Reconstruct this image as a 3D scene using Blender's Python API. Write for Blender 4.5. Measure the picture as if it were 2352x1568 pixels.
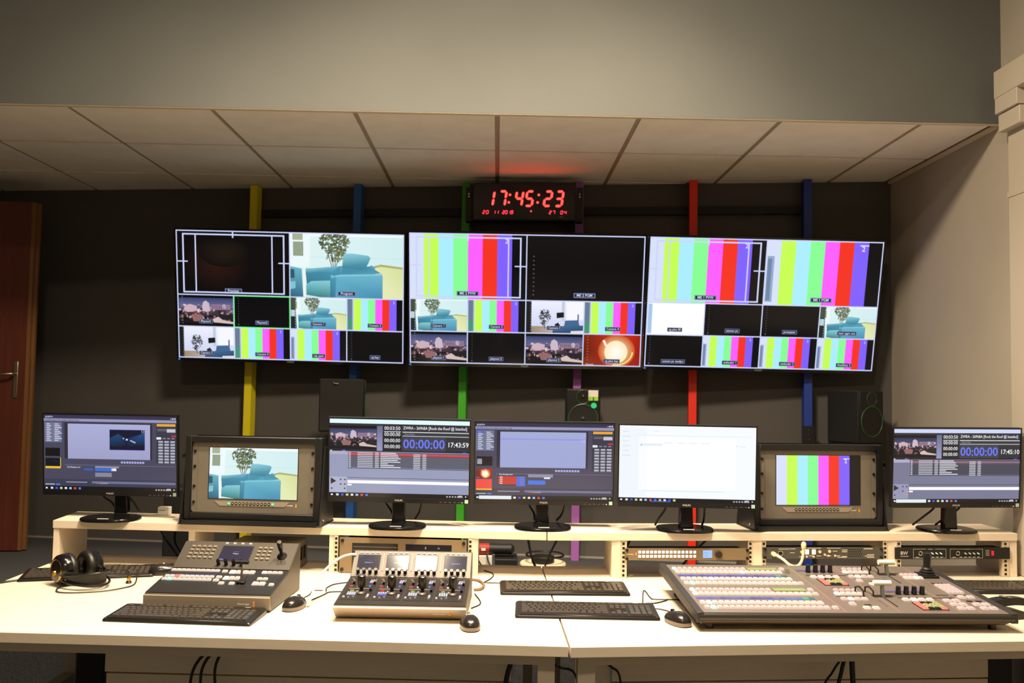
import bpy, bmesh, math, random
from mathutils import Matrix, Vector, Euler

# ---------------------------------------------------------------- scene, camera, light
for o in list(bpy.data.objects):
    bpy.data.objects.remove(o, do_unlink=True)
SC = bpy.context.scene
COL = SC.collection
R = math.radians
rnd = random.Random(7)

CAM_Z = 1.45
_t, _y, _r = .052895, .0152235, .0160939            # tilt up, turn right, roll (radians)
_f = Vector((math.sin(_y)*math.cos(_t), math.cos(_y)*math.cos(_t), math.sin(_t)))
_a = Vector((math.cos(_y), -math.sin(_y), 0))
_u = _a.cross(_f)
_right = math.cos(_r)*_a + math.sin(_r)*_u
_up = -math.sin(_r)*_a + math.cos(_r)*_u
cam_data = bpy.data.cameras.new('camera')
cam_data.sensor_width = 36.0
cam_data.lens = 36.0*2058.6457/2352.0
cam_data.clip_start = .05
cam_data.dof.use_dof = True
cam_data.dof.focus_distance = 2.85
cam_data.dof.aperture_fstop = 4.5
cam = bpy.data.objects.new('camera', cam_data)
cam.matrix_world = Matrix(((_right.x, _up.x, -_f.x, 0), (_right.y, _up.y, -_f.y, 0), (_right.z, _up.z, -_f.z, CAM_Z), (0, 0, 0, 1)))
COL.objects.link(cam)
SC.camera = cam

world = bpy.data.worlds.new('world')
SC.world = world
world.use_nodes = True
world.node_tree.nodes['Background'].inputs[0].default_value = (.5, .42, .33, 1)
world.node_tree.nodes['Background'].inputs[1].default_value = .02

SC.view_settings.view_transform = 'Standard'
SC.view_settings.look = 'None'
SC.view_settings.exposure = 0.0
SC.view_settings.gamma = 1.0
SC.view_settings.use_curve_mapping = False

def lamp_light(name, loc, power, color, size, spot=None, blend=1.0, aim=(0, 0, -1)):
    if spot:
        d = bpy.data.lights.new(name, 'SPOT'); d.spot_size = R(spot); d.spot_blend = blend; d.shadow_soft_size = size
    else:
        d = bpy.data.lights.new(name, 'AREA'); d.shape = 'DISK'; d.size = size
    d.energy = power; d.color = color
    o = bpy.data.objects.new(name, d); o.location = loc
    o.rotation_euler = Vector(aim).to_track_quat('-Z', 'Y').to_euler()
    COL.objects.link(o)
    return o
WARM = (1.0, .81, .585)
# the lamps of the high ceiling in front of the console (all above the picture): one round panel and a row of downlights, plus an added fill
lamp_light('overhead_area_light', (.0, 2.15, 3.56), 165, WARM, .5)
lamp_light('overhead_area_light', (-.4, -.4, 3.95), 75, WARM, .5)  # unseen fill lamp behind the camera, added to lift the room's bounce light
for x, p in ((-1.3, 190), (-.60, 460), (.5, 560)):
    lamp_light('ceiling_downlight', (x, 2.72, 4.0), p, WARM, .06, spot=96, blend=1.0)

# ---------------------------------------------------------------- helpers
def lin(c):
    out = []
    for v in c[:3]:
        v = v/255.0
        out.append(v/12.92 if v <= .04045 else ((v+.055)/1.055)**2.4)
    return tuple(out)

MATS = {}
def mat(name, col=(128, 128, 128), rough=.5, metal=0.0, spec=.5, noise=None, bump=None, emit=None, estr=1.0, coat=0.0, stretch=None):
    if name in MATS:
        return MATS[name]
    m = bpy.data.materials.new(name); m.use_nodes = True
    nt = m.node_tree; b = nt.nodes['Principled BSDF']
    c = lin(col)
    b.inputs['Base Color'].default_value = (*c, 1)
    b.inputs['Roughness'].default_value = rough
    b.inputs['Metallic'].default_value = metal
    b.inputs['Specular IOR Level'].default_value = spec
    b.inputs['Coat Weight'].default_value = coat
    if noise or bump:
        tc = nt.nodes.new('ShaderNodeTexCoord'); mp = nt.nodes.new('ShaderNodeMapping')
        nt.links.new(tc.outputs['Object'], mp.inputs[0])
        if stretch: mp.inputs['Scale'].default_value = stretch
    if noise:
        n = nt.nodes.new('ShaderNodeTexNoise'); n.inputs['Scale'].default_value = noise[0]; n.inputs['Detail'].default_value = 5
        nt.links.new(mp.outputs[0], n.inputs['Vector'])
        r = nt.nodes.new('ShaderNodeValToRGB'); a = noise[1]
        r.color_ramp.elements[0].position = .3; r.color_ramp.elements[1].position = .7
        r.color_ramp.elements[0].color = (*[v*(1-a) for v in c], 1)
        r.color_ramp.elements[1].color = (*[min(1, v*(1+a)) for v in c], 1)
        nt.links.new(n.outputs['Fac'], r.inputs[0]); nt.links.new(r.outputs[0], b.inputs['Base Color'])
    if bump:
        n2 = nt.nodes.new('ShaderNodeTexNoise'); n2.inputs['Scale'].default_value = bump[0]; n2.inputs['Detail'].default_value = 3
        nt.links.new(mp.outputs[0], n2.inputs['Vector'])
        bp = nt.nodes.new('ShaderNodeBump'); bp.inputs['Strength'].default_value = bump[1]; bp.inputs['Distance'].default_value = .002
        nt.links.new(n2.outputs['Fac'], bp.inputs['Height']); nt.links.new(bp.outputs[0], b.inputs['Normal'])
    if emit is not None:
        b.inputs['Emission Color'].default_value = (*emit, 1)
        b.inputs['Emission Strength'].default_value = estr
    MATS[name] = m
    return m

def attr_mat(name, lit, rough=.3, spec=.5, strength=1.0):
    """colour comes from the flat picture drawn on the mesh: lit = a glowing screen, else print on a surface"""
    m = bpy.data.materials.new(name); m.use_nodes = True
    nt = m.node_tree; b = nt.nodes['Principled BSDF']
    at = nt.nodes.new('ShaderNodeAttribute'); at.attribute_name = 'Col'
    b.inputs['Roughness'].default_value = rough
    b.inputs['Specular IOR Level'].default_value = spec
    if lit:
        b.inputs['Base Color'].default_value = (.008, .008, .009, 1)
        nt.links.new(at.outputs['Color'], b.inputs['Emission Color'])
        b.inputs['Emission Strength'].default_value = strength
    else:
        nt.links.new(at.outputs['Color'], b.inputs['Base Color'])
    MATS[name] = m
    return m

class MB:
    """collects shapes for one mesh"""
    def __init__(s):
        s.v = []; s.f = []; s.sm = []
    def add(s, vs, fs, smooth=False):
        n = len(s.v); s.v += [tuple(v) for v in vs]
        for f in fs:
            s.f.append([i+n for i in f]); s.sm.append(smooth)
        return s
    def box(s, x0, x1, y0, y1, z0, z1):
        return s.add([(x0,y0,z0),(x1,y0,z0),(x1,y1,z0),(x0,y1,z0),(x0,y0,z1),(x1,y0,z1),(x1,y1,z1),(x0,y1,z1)],
                     [(0,3,2,1),(4,5,6,7),(0,1,5,4),(1,2,6,5),(2,3,7,6),(3,0,4,7)])
    def frus(s, x0, x1, y0, y1, z0, z1, i):
        return s.add([(x0,y0,z0),(x1,y0,z0),(x1,y1,z0),(x0,y1,z0),(x0+i,y0+i,z1),(x1-i,y0+i,z1),(x1-i,y1-i,z1),(x0+i,y1-i,z1)],
                     [(0,3,2,1),(4,5,6,7),(0,1,5,4),(1,2,6,5),(2,3,7,6),(3,0,4,7)])
    def prism(s, poly, ax, a, b, smooth=False):
        n = len(poly)
        def mk(p, t):
            return {'x': (t, p[0], p[1]), 'y': (p[0], t, p[1]), 'z': (p[0], p[1], t)}[ax]
        vs = [mk(p, a) for p in poly] + [mk(p, b) for p in poly]
        s.add(vs, [list(range(n))[::-1], list(range(n, 2*n))])
        s.add(vs, [(i, (i+1) % n, n+(i+1) % n, n+i) for i in range(n)], smooth)
        return s
    def cyl(s, c, r, h, ax='z', n=20, r2=None, smooth=True):
        r2 = r if r2 is None else r2
        def P(a, rr, t):
            x, y = rr*math.cos(a), rr*math.sin(a)
            q = {'z': (x, y, t), 'y': (x, t, y), 'x': (t, x, y)}[ax]
            return (c[0]+q[0], c[1]+q[1], c[2]+q[2])
        vs = [P(2*math.pi*i/n, r, 0) for i in range(n)] + [P(2*math.pi*i/n, r2, h) for i in range(n)]
        s.add(vs, [list(range(n))[::-1], list(range(n, 2*n))])
        s.add(vs, [(i, (i+1) % n, n+(i+1) % n, n+i) for i in range(n)], smooth)
        return s
    def lathe(s, prof, c=(0,0,0), ax='z', n=24, smooth=True, sx=1.0, sy=1.0):
        vs = []
        for r, t in prof:
            for i in range(n):
                a = 2*math.pi*i/n; x, y = r*math.cos(a)*sx, r*math.sin(a)*sy
                q = {'z': (x, y, t), 'y': (x, t, y), 'x': (t, x, y)}[ax]
                vs.append((c[0]+q[0], c[1]+q[1], c[2]+q[2]))
        fs = []
        for k in range(len(prof)-1):
            for i in range(n):
                j = (i+1) % n
                fs.append((k*n+i, k*n+j, (k+1)*n+j, (k+1)*n+i))
        s.add(vs, fs, smooth)
        m = len(prof)-1
        s.add(vs[:n], [list(range(n))[::-1]]); s.add(vs[m*n:], [list(range(n))])
        return s
    def tube(s, path, r, n=8, closed=False):
        P = [Vector(p) for p in path]; L = len(P); rings = []
        up = Vector((0, 0, 1)); nrm = None
        for i in range(L):
            a = P[i-1] if i > 0 or closed else P[i]; b = P[(i+1) % L] if i < L-1 or closed else P[i]
            t = (b-a).normalized()
            if nrm is None:
                nrm = t.cross(up)
                if nrm.length < 1e-4: nrm = t.cross(Vector((1, 0, 0)))
            nrm = (nrm - t*nrm.dot(t)).normalized(); bi = t.cross(nrm)
            rr = r[i] if isinstance(r, (list, tuple)) else r
            rings.append([P[i]+rr*(math.cos(2*math.pi*k/n)*nrm+math.sin(2*math.pi*k/n)*bi) for k in range(n)])
        vs = [v for ring in rings for v in ring]; fs = []
        for i in range(L if closed else L-1):
            q = (i+1) % L
            for k in range(n):
                j = (k+1) % n
                fs.append((i*n+k, i*n+j, q*n+j, q*n+k))
        s.add(vs, fs, True)
        if not closed:
            s.add(rings[0], [list(range(n))[::-1]]); s.add(rings[-1], [list(range(n))])
        return s
    def torus(s, c, Rr, r, ax='z', n=28, m=8, sx=1.0, sy=1.0):
        path = []
        for i in range(n):
            a = 2*math.pi*i/n; x, y = Rr*math.cos(a)*sx, Rr*math.sin(a)*sy
            q = {'z': (x, y, 0), 'y': (x, 0, y), 'x': (0, x, y)}[ax]
            path.append((c[0]+q[0], c[1]+q[1], c[2]+q[2]))
        return s.tube(path, r, m, True)
    def mesh(s, name, material, bevel=0.0, seg=2):
        bm = bmesh.new()
        vs = [bm.verts.new(v) for v in s.v]
        for f, sm in zip(s.f, s.sm):
            try:
                fc = bm.faces.new([vs[i] for i in f]); fc.smooth = sm
            except ValueError:
                pass
        bmesh.ops.remove_doubles(bm, verts=bm.verts, dist=1e-6)
        bmesh.ops.recalc_face_normals(bm, faces=bm.faces)
        if bevel:
            es = [e for e in bm.edges if len(e.link_faces) == 2 and e.calc_face_angle(0) > R(25)]
            res = bmesh.ops.bevel(bm, geom=es, offset=bevel, segments=seg, profile=.5, affect='EDGES', clamp_overlap=True)
            for fc in res['faces']: fc.smooth = True
        else:
            for e in bm.edges:
                if len(e.link_faces) == 2 and e.calc_face_angle(0) > R(40): e.smooth = False
        me = bpy.data.meshes.new(name); bm.to_mesh(me); bm.free()
        me.materials.append(material)
        return me

def link(name, me, parent=None, loc=None, rot=None):
    o = bpy.data.objects.new(name, me); COL.objects.link(o)
    if parent: o.parent = parent
    if loc is not None: o.location = loc
    if rot is not None: o.rotation_euler = rot
    return o
def part(name, mb, material, parent, loc=None, rot=None, bevel=0.0, seg=2, label=None):
    o = link(name, mb.mesh(name, material, bevel, seg), parent, loc, rot)
    if label: o['label'] = label
    return o
def tag(o, label, cat, group=None):
    o['label'] = label; o['category'] = cat
    if group: o['group'] = group
    return o
def thing(name, label, cat, loc=(0, 0, 0), rz=0.0, group=None, rot=None):
    o = bpy.data.objects.new(name, None); COL.objects.link(o)
    o.empty_display_size = .05; o.location = loc
    o.rotation_euler = rot if rot is not None else (0, 0, R(rz))
    return tag(o, label, cat, group)
def struct(name, mb, material, parent=None, bevel=0.0, label=None):
    o = part(name, mb, material, parent, bevel=bevel)
    if parent is None:
        o['kind'] = 'structure'
        if label: o['label'] = label
    return o
def curve(pts, k=6):
    """rounds off a run of points (Catmull-Rom)"""
    P = [Vector(p) for p in pts]; P = [P[0]*2-P[1]]+P+[P[-1]*2-P[-2]]; out = []
    for i in range(1, len(P)-2):
        a, b, c, d = P[i-1:i+3]
        for j in range(k):
            t = j/k
            out.append(tuple(.5*((2*b)+(c-a)*t+(2*a-5*b+4*c-d)*t*t+(3*b-a-3*c+d)*t**3)))
    return out+[tuple(P[-2])]
def B(*a):
    return MB().box(*a)

# ---- lettering: one flat outline per character, taken from the built-in font
GLYPH = {}
def load_glyphs(chars):
    tmp = []
    def mk(body):
        cu = bpy.data.curves.new('g', 'FONT'); cu.body = body; cu.resolution_u = 2; cu.offset = .012
        o = bpy.data.objects.new('g', cu); COL.objects.link(o); tmp.append(o); return o
    bar = mk('|'); ob = {c: (mk(c), mk(c+'|')) for c in chars if c != ' '}
    dg = bpy.context.evaluated_depsgraph_get(); dg.update()
    def get(o):
        e = o.evaluated_get(dg); me = e.to_mesh()
        vs = [(v.co.x, v.co.y) for v in me.vertices]; me.calc_loop_triangles()
        ts = [tuple(t.vertices) for t in me.loop_triangles]
        e.to_mesh_clear(); return vs, ts
    bx = max(v[0] for v in get(bar)[0])
    for c, (a, b) in ob.items():
        vs, ts = get(a); adv = max(v[0] for v in get(b)[0])-bx
        GLYPH[c] = (vs, ts, adv)
    GLYPH[' '] = ([], [], .28)
    for o in tmp:
        cu = o.data; bpy.data.objects.remove(o, do_unlink=True); bpy.data.curves.remove(cu)
load_glyphs("ABCDEFGHIJKLMNOPQRSTUVWXYZabcdefghijklmnopqrstuvwxyz0123456789:.-()[]@/~+")

class Canvas:
    """a flat picture, w x h metres, seen from -Y; positions are fractions, x to the right and y down"""
    def __init__(s, w, h, step=.00012):
        s.w = w; s.h = h; s.polys = []; s.lay = 0; s.step = step; s.win = (0, 0, 1, 1)
    def L(s, n=None):
        s.lay = s.lay+1 if n is None else n; return s
    def view(s, x=0, y=0, w=1, h=1):
        s.win = (x, y, w, h); return s
    def _p(s, x, y):
        a, b, c, d = s.win
        return ((a+x*c-.5)*s.w, (.5-b-y*d)*s.h)
    def poly(s, pts, col):
        cols = col if isinstance(col, list) else [col]*len(pts)
        s.polys.append((s.lay, [s._p(*p) for p in pts], cols)); return s
    def rect(s, x, y, w, h, col, col2=None, horiz=False):
        if col2 is None: cols = col
        elif horiz: cols = [col, col2, col2, col]
        else: cols = [col, col, col2, col2]
        return s.poly([(x, y), (x+w, y), (x+w, y+h), (x, y+h)], cols)
    def frame(s, x, y, w, h, tx, ty, col):
        s.rect(x, y, w, ty, col); s.rect(x, y+h-ty, w, ty, col); s.rect(x, y, tx, h, col); s.rect(x+w-tx, y, tx, h, col); return s
    def ell(s, x, y, rx, ry, col, n=18, edge=None):
        if edge is None:
            return s.poly([(x+rx*math.cos(2*math.pi*i/n), y+ry*math.sin(2*math.pi*i/n)) for i in range(n)], col)
        for i in range(n):
            a, b = 2*math.pi*i/n, 2*math.pi*(i+1)/n
            s.poly([(x, y), (x+rx*math.cos(a), y+ry*math.sin(a)), (x+rx*math.cos(b), y+ry*math.sin(b))], [col, edge, edge])
        return s
    def line(s, x0, y0, x1, y1, t, col):
        asp = s.w*s.win[2]/(s.h*s.win[3])
        dx, dy = (x1-x0)*asp, y1-y0; l = math.hypot(dx, dy) or 1
        nx, ny = -dy/l*t/asp, dx/l*t
        return s.poly([(x0+nx, y0+ny), (x1+nx, y1+ny), (x1-nx, y1-ny), (x0-nx, y0-ny)], col)
    def text(s, body, x, y, h, col, align='l', squash=1.0):
        """y = baseline, h = letter size, both as fractions of the picture's height"""
        H = h*s.h*s.win[3]
        W = sum(GLYPH[c][2] for c in body)*H*squash
        ox, oy = s._p(x, y)
        if align == 'c': ox -= W/2
        elif align == 'r': ox -= W
        for c in body:
            vs, ts, adv = GLYPH[c]
            for t in ts:
                s.polys.append((s.lay, [(ox+vs[i][0]*H*squash, oy+vs[i][1]*H) for i in t], [col]*3))
            ox += adv*H*squash
        return s
    def build(s, name, material, parent=None, loc=None, rot=None, up=False):
        vs = []; fs = []; cs = []
        for lay, pts, cols in s.polys:
            n = len(vs); d = lay*s.step
            a = sum(pts[i][0]*pts[(i+1) % len(pts)][1]-pts[(i+1) % len(pts)][0]*pts[i][1] for i in range(len(pts)))
            if a < 0: pts = pts[::-1]; cols = cols[::-1]
            vs += [((x, z, d) if up else (x, -d, z)) for x, z in pts]
            fs.append(list(range(n, n+len(pts)))); cs += cols
        me = bpy.data.meshes.new(name); me.from_pydata(vs, [], fs)
        at = me.color_attributes.new('Col', 'FLOAT_COLOR', 'CORNER')
        k = {}
        for i, c in enumerate(cs):
            q = k.get(c)
            if q is None: q = k[c] = (*lin(c), 1)
            at.data[i].color = q
        me.materials.append(material)
        return link(name, me, parent, loc, rot)

SCREEN = attr_mat('lit_screen', True, rough=.22, spec=.4, strength=1.0)
SCREEN_TV = attr_mat('lit_wall_screen', True, rough=.12, spec=.25, strength=1.0)
PRINT = attr_mat('surface_print', False, rough=.5)
def print_text(parent, body, size, col, loc, rot=None, align='c', name='logo'):
    c = Canvas(1, 1, 0); c.text(body, .5, .5, size, col, align)
    return c.build(name, PRINT, parent, loc, rot)

# ---------------------------------------------------------------- materials
DARKWALL = mat('dark_grey_wall_paint', (82, 79, 76), .75, noise=(3, .05), bump=(160, .15))
SOFFIT = mat('grey_bulkhead_paint', (88, 90, 87), .75, noise=(3, .04), bump=(160, .15))
LIGHTWALL = mat('warm_white_wall_paint', (164, 156, 142), .8, noise=(2, .04), bump=(140, .15))
CARPET = mat('dark_grey_carpet', (62, 63, 66), .95, noise=(240, .5), bump=(300, .6))
TILE = mat('ceiling_tile_board', (248, 240, 226), .9, noise=(9, .04), bump=(220, .25))
GRID = mat('ceiling_grid_metal', (168, 150, 124), .6)
TRIMWHITE = mat('cream_trim', (214, 198, 168), .6)
LAMINATE = mat('pale_beech_laminate', (216, 203, 181), .42, noise=(14, .035), stretch=(1, 9, 9))
STEEL_B = mat('beige_painted_steel', (186, 174, 154), .5)
BLACK = mat('black_plastic', (16, 16, 17), .38, noise=(60, .1))
BLACKM = mat('black_matt_plastic', (12, 12, 13), .6)
GLOSSBLACK = mat('gloss_black_plastic', (14, 14, 15), .18)
BLACKPAINT = mat('black_powder_coat', (20, 20, 20), .42, bump=(300, .2))
GREYPANEL = mat('warm_grey_metal', (120, 114, 103), .38, metal=.35, noise=(30, .04))
RUBBER = mat('black_rubber_cable', (14, 14, 14), .55)
CHROME = mat('chrome', (210, 205, 195), .2, metal=1.0)
WHITEPL = mat('white_plastic', (226, 222, 212), .4)
STICKER = mat('pale_green_sticker', (170, 210, 190), .5)
WHITELBL = mat('white_label', (232, 228, 220), .5)
HOLE = mat('hole_black', (6, 6, 6), .8)

# ---------------------------------------------------------------- the room
WALL_A, WALL_B = 5.037, -.1321
def wall_y(x): return WALL_A+WALL_B*x
WALL_YAW = math.degrees(math.atan(WALL_B))
XL, XR = -3.75, 2.105
struct('floor', MB().box(XL, XR, -2.2, 4.16, -.1, 0), CARPET, label='dark grey carpet on the lower floor under the console')
st = MB().prism([(XL, 4.16), (XR, 4.16), (XR, wall_y(XR)), (XL, wall_y(XL))], 'z', -.1, .53)
struct('floor_stage', st, CARPET, label='raised dark grey carpeted floor behind the console')
struct('wall_back', MB().prism([(XL, wall_y(XL)), (XR, wall_y(XR)), (XR, wall_y(XR)+.25), (XL, wall_y(XL)+.25)], 'z', -.1, 2.8), DARKWALL, label='dark grey rear wall behind the wall screens')
struct('wall_right', B(XR, XR+.15, -2.2, 5.3, -.1, 4.2), LIGHTWALL, label='warm white side wall on the right')
struct('wall_left', B(XL-.15, XL, -2.2, 5.8, -.1, 4.2), DARKWALL, label='dark side wall beyond the door')
struct('wall_front', B(XL, XR, -2.35, -2.2, -.1, 4.2), LIGHTWALL, label='wall behind the viewer')
struct('wall_soffit', B(XL, XR, 3.69, 3.714, 2.597, 4.2), SOFFIT, label='dark grey bulkhead above the low tiled ceiling')
struct('ceiling_high', B(XL, XR, -2.2, 3.714, 4.1, 4.2), LIGHTWALL, label='high ceiling above the front of the room')
bb = MB().prism([(XL, wall_y(XL)-.006), (XR, wall_y(XR)-.006), (XR, wall_y(XR)), (XL, wall_y(XL))], 'z', .53, .540)
struct('baseboard_back', bb, mat('grey_skirting', (150, 146, 138), .6), label='thin pale strip along the foot of the rear wall')
struct('trim_1', B(XL, XR, 3.6915, 3.716, 2.595, 2.5968), TRIMWHITE, label='cream edge trim of the tiled ceiling along the bulkhead')
struct('trim_2', B(XR-.022, XR, 3.716, 4.745, 2.586, 2.600), TRIMWHITE, label='cream edge trim of the tiled ceiling along the right wall')

ceil = struct('ceiling', MB().prism([(XL, 3.714), (XR, 3.714), (XR, wall_y(XR)), (XL, wall_y(XL))], 'z', 2.632, 2.70), TILE, label='low suspended ceiling of square cream tiles over the stage')
def clip_wall(poly, gap=.004):
    out = []
    g = lambda p: wall_y(p[0])-gap-p[1]
    for i, p in enumerate(poly):
        q = poly[(i+1) % len(poly)]; a, b = g(p), g(q)
        if a >= 0: out.append(p)
        if a*b < 0:
            t = a/(a-b); out.append((p[0]+t*(q[0]-p[0]), p[1]+t*(q[1]-p[1])))
    return out
X0, Y1, Y2 = -1.8208, 4.2869, 4.8869
rows = [(3.716, Y1), (Y1, Y2), (Y2, 5.6)]
for i in range(-4, 7):
    xa, xb = max(X0+.6*i, XL), min(X0+.6*(i+1), XR-.022)
    if xb-xa < .03: continue
    for ya, yb in rows:
        p = clip_wall([(xa+.011, ya+.011), (xb-.011, ya+.011), (xb-.011, yb-.011), (xa+.011, yb-.011)])
        if len(p) < 3 or max(q[1] for q in p)-ya < .04: continue
        part('tile', MB().prism(p, 'z', 2.600, 2.616), TILE, ceil)
for i in range(-3, 7):
    x = X0+.6*i
    part('grid_bar', MB().prism(clip_wall([(x-.0125, 3.716), (x+.0125, 3.716), (x+.0125, 5.6), (x-.0125, 5.6)]), 'z', 2.604, 2.631), GRID, ceil)
for y in (Y1, Y2):
    part('grid_bar', MB().prism(clip_wall([(XL, y-.0115), (XR-.022, y-.0115), (XR-.022, y+.0115), (XL, y+.0115)]), 'z', 2.6045, 2.630), GRID, ceil)

# the door standing open at the left
DOORWOOD = mat('dark_red_veneer', (90, 42, 29), .38, noise=(5, .18), stretch=(8, 8, .6))
DOOREDGE = mat('oak_lipping', (120, 80, 44), .5, noise=(6, .15), stretch=(8, 8, .6))
BRASSY = mat('satin_nickel', (176, 168, 146), .3, metal=1.0)
door = bpy.data.objects.new('door_1', None); COL.objects.link(door); door['kind'] = 'structure'
door['label'] = 'dark reddish wooden door standing open with a nickel lever handle'
door.location = (-2.572, 4.93, .538); door.rotation_euler = (0, 0, R(6))
part('door_leaf', B(-.95, -.004, 0, .045, 0, 1.895), DOORWOOD, door)
part('lipping', B(-.004, .014, .0, .020, 0, 1.895), DOOREDGE, door)
part('lipping', B(-.004, .028, .026, .048, 0, 1.895), DOOREDGE, door)
part('handle_plate', B(-.062, -.038, -.008, 0, .82, 1.02), BRASSY, door, bevel=.003)
part('lever_handle', MB().tube([(-.05, -.008, .95), (-.05, -.05, .95), (-.06, -.058, .95), (-.10, -.06, .948), (-.17, -.06, .943)], .008, 10), BRASSY, door)
part('lock_plate', B(.012, .016, .002, .020, .80, 1.03), BRASSY, door)

# cable trunking on the right wall
TRUNK = mat('white_pvc_trunking', (186, 176, 160), .45)
tr = thing('cable_trunking', 'cream plastic cable trunking running down the right wall', 'trunking', (2.08, 3.5, .745))
part('vertical_duct', B(.001, .0245, -.035, .105, 0, 1.885), TRUNK, tr, bevel=.003)
part('corner_joint', B(-.048, .0245, -.045, .112, 1.865, 2.03), TRUNK, tr, bevel=.003)
part('corner_joint', B(-.036, .0245, -.042, .108, 1.79, 1.862), TRUNK, tr, bevel=.003)
part('horizontal_duct', B(-.05, .0245, -1.9, .115, 1.93, 2.045), TRUNK, tr, bevel=.003)
part('duct_clip', B(-.002, .0245, -.04, .109, 1.52, 1.545), TRUNK, tr)

# ---------------------------------------------------------------- painted posts and rail on the rear wall
posts = [(-1.42, (226, 212, 30), 'bright yellow square post standing against the dark rear wall', 'yellow'),
         (-.813, (44, 98, 178), 'mid blue square post on the rear wall, behind the first wall screen', 'blue'),
         (-.195, (64, 172, 40), 'green square post on the rear wall, at the clock', 'green'),
         (.432, (160, 96, 176), 'purple square post on the rear wall, behind the small studio monitor speaker', 'purple'),
         (1.046, (232, 44, 24), 'bright red square post standing against the dark rear wall', 'red'),
         (1.642, (28, 58, 150), 'dark blue square post beside the turned loudspeaker', 'navy')]
for x, c, lb, nm in posts:
    y = wall_y(x)-.1
    o = part('wall_post', B(-.021, .021, 0, .066, .531-.531, 2.0645), mat('paint_'+nm, c, .5, noise=(8, .03)), None, loc=(x, y, .531), rot=(0, 0, R(WALL_YAW)))
    tag(o, lb, 'post', 'painted posts on the rear wall')
xa, xb = -1.40, 1.66
o = part('wall_rail', MB().prism([(xa, wall_y(xa)-.034), (xb, wall_y(xb)-.034), (xb, wall_y(xb)-.002), (xa, wall_y(xa)-.002)], 'z', 2.424, 2.467), BLACKM, None)
tag(o, 'long black horizontal rail fixed high on the rear wall', 'rail')

# ---------------------------------------------------------------- console desks
DZ = .744
def desk(poly, label, apron, legs, panels):
    t = thing('console_desk', label, 'desk', (sum(p[0] for p in poly)/4, sum(p[1] for p in poly)/4, 0), group='console desks')
    ox, oy, _ = t.location
    def rel(p): return [(q[0]-ox, q[1]-oy) for q in p]
    part('desk_top', MB().prism(rel(poly), 'z', .7145, DZ), LAMINATE, t, bevel=.0015)
    part('apron', MB().prism(rel(apron), 'z', .678, .7140), STEEL_B, t)
    for (x0, x1, y0, y1, z0, z1, nm) in legs:
        part(nm, B(x0-ox, x1-ox, y0-oy, y1-oy, z0, z1), STEEL_B, t)
    for p, z0, z1 in panels:
        part('modesty_panel', MB().prism(rel(p), 'z', z0, z1), LAMINATE, t)
    return t
desk([(-1.73, 2.601), (.2075, 2.508), (.186, 3.63), (-1.735, 3.755)], 'pale beech console desk under the headphones and camera control panel',
     [(-1.66, 2.645), (.174, 2.557), (.174, 2.597), (-1.66, 2.685)],
     [(.126, .174, 2.562, 2.612, 0, .678, 'leg'), (.115, .150, 3.45, 3.5, 0, .714, 'leg'), (-1.635, -1.59, 3.50, 3.545, .30, .714, 'leg'), (-1.66, -1.61, 2.70, 2.75, 0, .678, 'leg'),
      (-1.635, -1.59, 2.75, 3.50, .30, .345, 'stretcher')],
     [([(-1.275, 3.02), (.06, 2.965), (.06, 2.985), (-1.275, 3.04)], .502, .7140), ([(-1.27, 3.022), (.06, 2.967), (.06, 2.985), (-1.27, 3.04)], .10, .496)])
desk([(.2125, 2.502), (2.085, 2.665), (2.085, 3.77), (.190, 3.63)], 'pale beech console desk under the large vision mixer',
     [(.239, 2.557), (2.06, 2.715), (2.06, 2.755), (.239, 2.597)],
     [(.239, .288, 2.562, 2.612, 0, .678, 'leg'), (.215, .255, 3.45, 3.5, 0, .714, 'leg'), (2.0, 2.05, 2.75, 2.80, 0, .678, 'leg'), (2.0, 2.04, 3.6, 3.65, 0, .714, 'leg')],
     [([(.268, 2.985), (.385, 2.99), (.385, 3.01), (.268, 3.005)], .10, .695), ([(.390, 2.98), (1.68, 3.07), (1.68, 3.09), (.390, 3.0)], .50, .7140), ([(.390, 2.982), (1.68, 3.072), (1.68, 3.09), (.390, 3.0)], .10, .494)])

# the two monitor risers on the back of the desks
RAIL = mat('zinc_rack_rail', (206, 192, 164), .45, metal=.1)
def riser(label, board, ups, rails, loc, rz):
    t = thing('monitor_riser', label, 'riser shelf', (0, 0, DZ), group='monitor risers')
    part('shelf_board', MB().prism(board, 'z', .1405, .170), LAMINATE, t, bevel=.0012)
    for (xa, xb, ya, dep) in ups:
        part('upright', B(xa, xb, ya+.004, ya+dep, .0005, .140), LAMINATE, t)
    hole = MB()
    hole.box(-.0045, .0045, -.0008, .001, -.0045, .0045)
    hm = hole.mesh('rail_hole', HOLE)
    for (xa, xb, ya) in rails:
        r_ = part('rack_rail', B(0, xb-xa, -.0015, .02, 0, .138), RAIL, t, loc=(xa, ya+.001, .001))
        for k in range(8):
            link('rail_hole', hm, r_, loc=((xb-xa)/2, -.0015, .010+k*.0168))
    return t
def fl(x): return 3.397-.069*(x-.195)
def fr(x): return 3.393+.076*(x-.195)
riser('pale beech monitor riser over the dual-screen rack unit', [(-1.712, 3.529), (.193, 3.397), (.187, 3.632), (-1.734, 3.781)],
      [(-1.709, -1.689, fl(-1.7), .25), (-1.176, -1.152, fl(-1.16), .24), (-.630, -.610, fl(-.62), .235), (-.086, -.063, fl(-.07), .235)],
      [(-.610, -.596, fl(-.6)), (-.100, -.086, fl(-.09))], None, 0)
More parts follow.
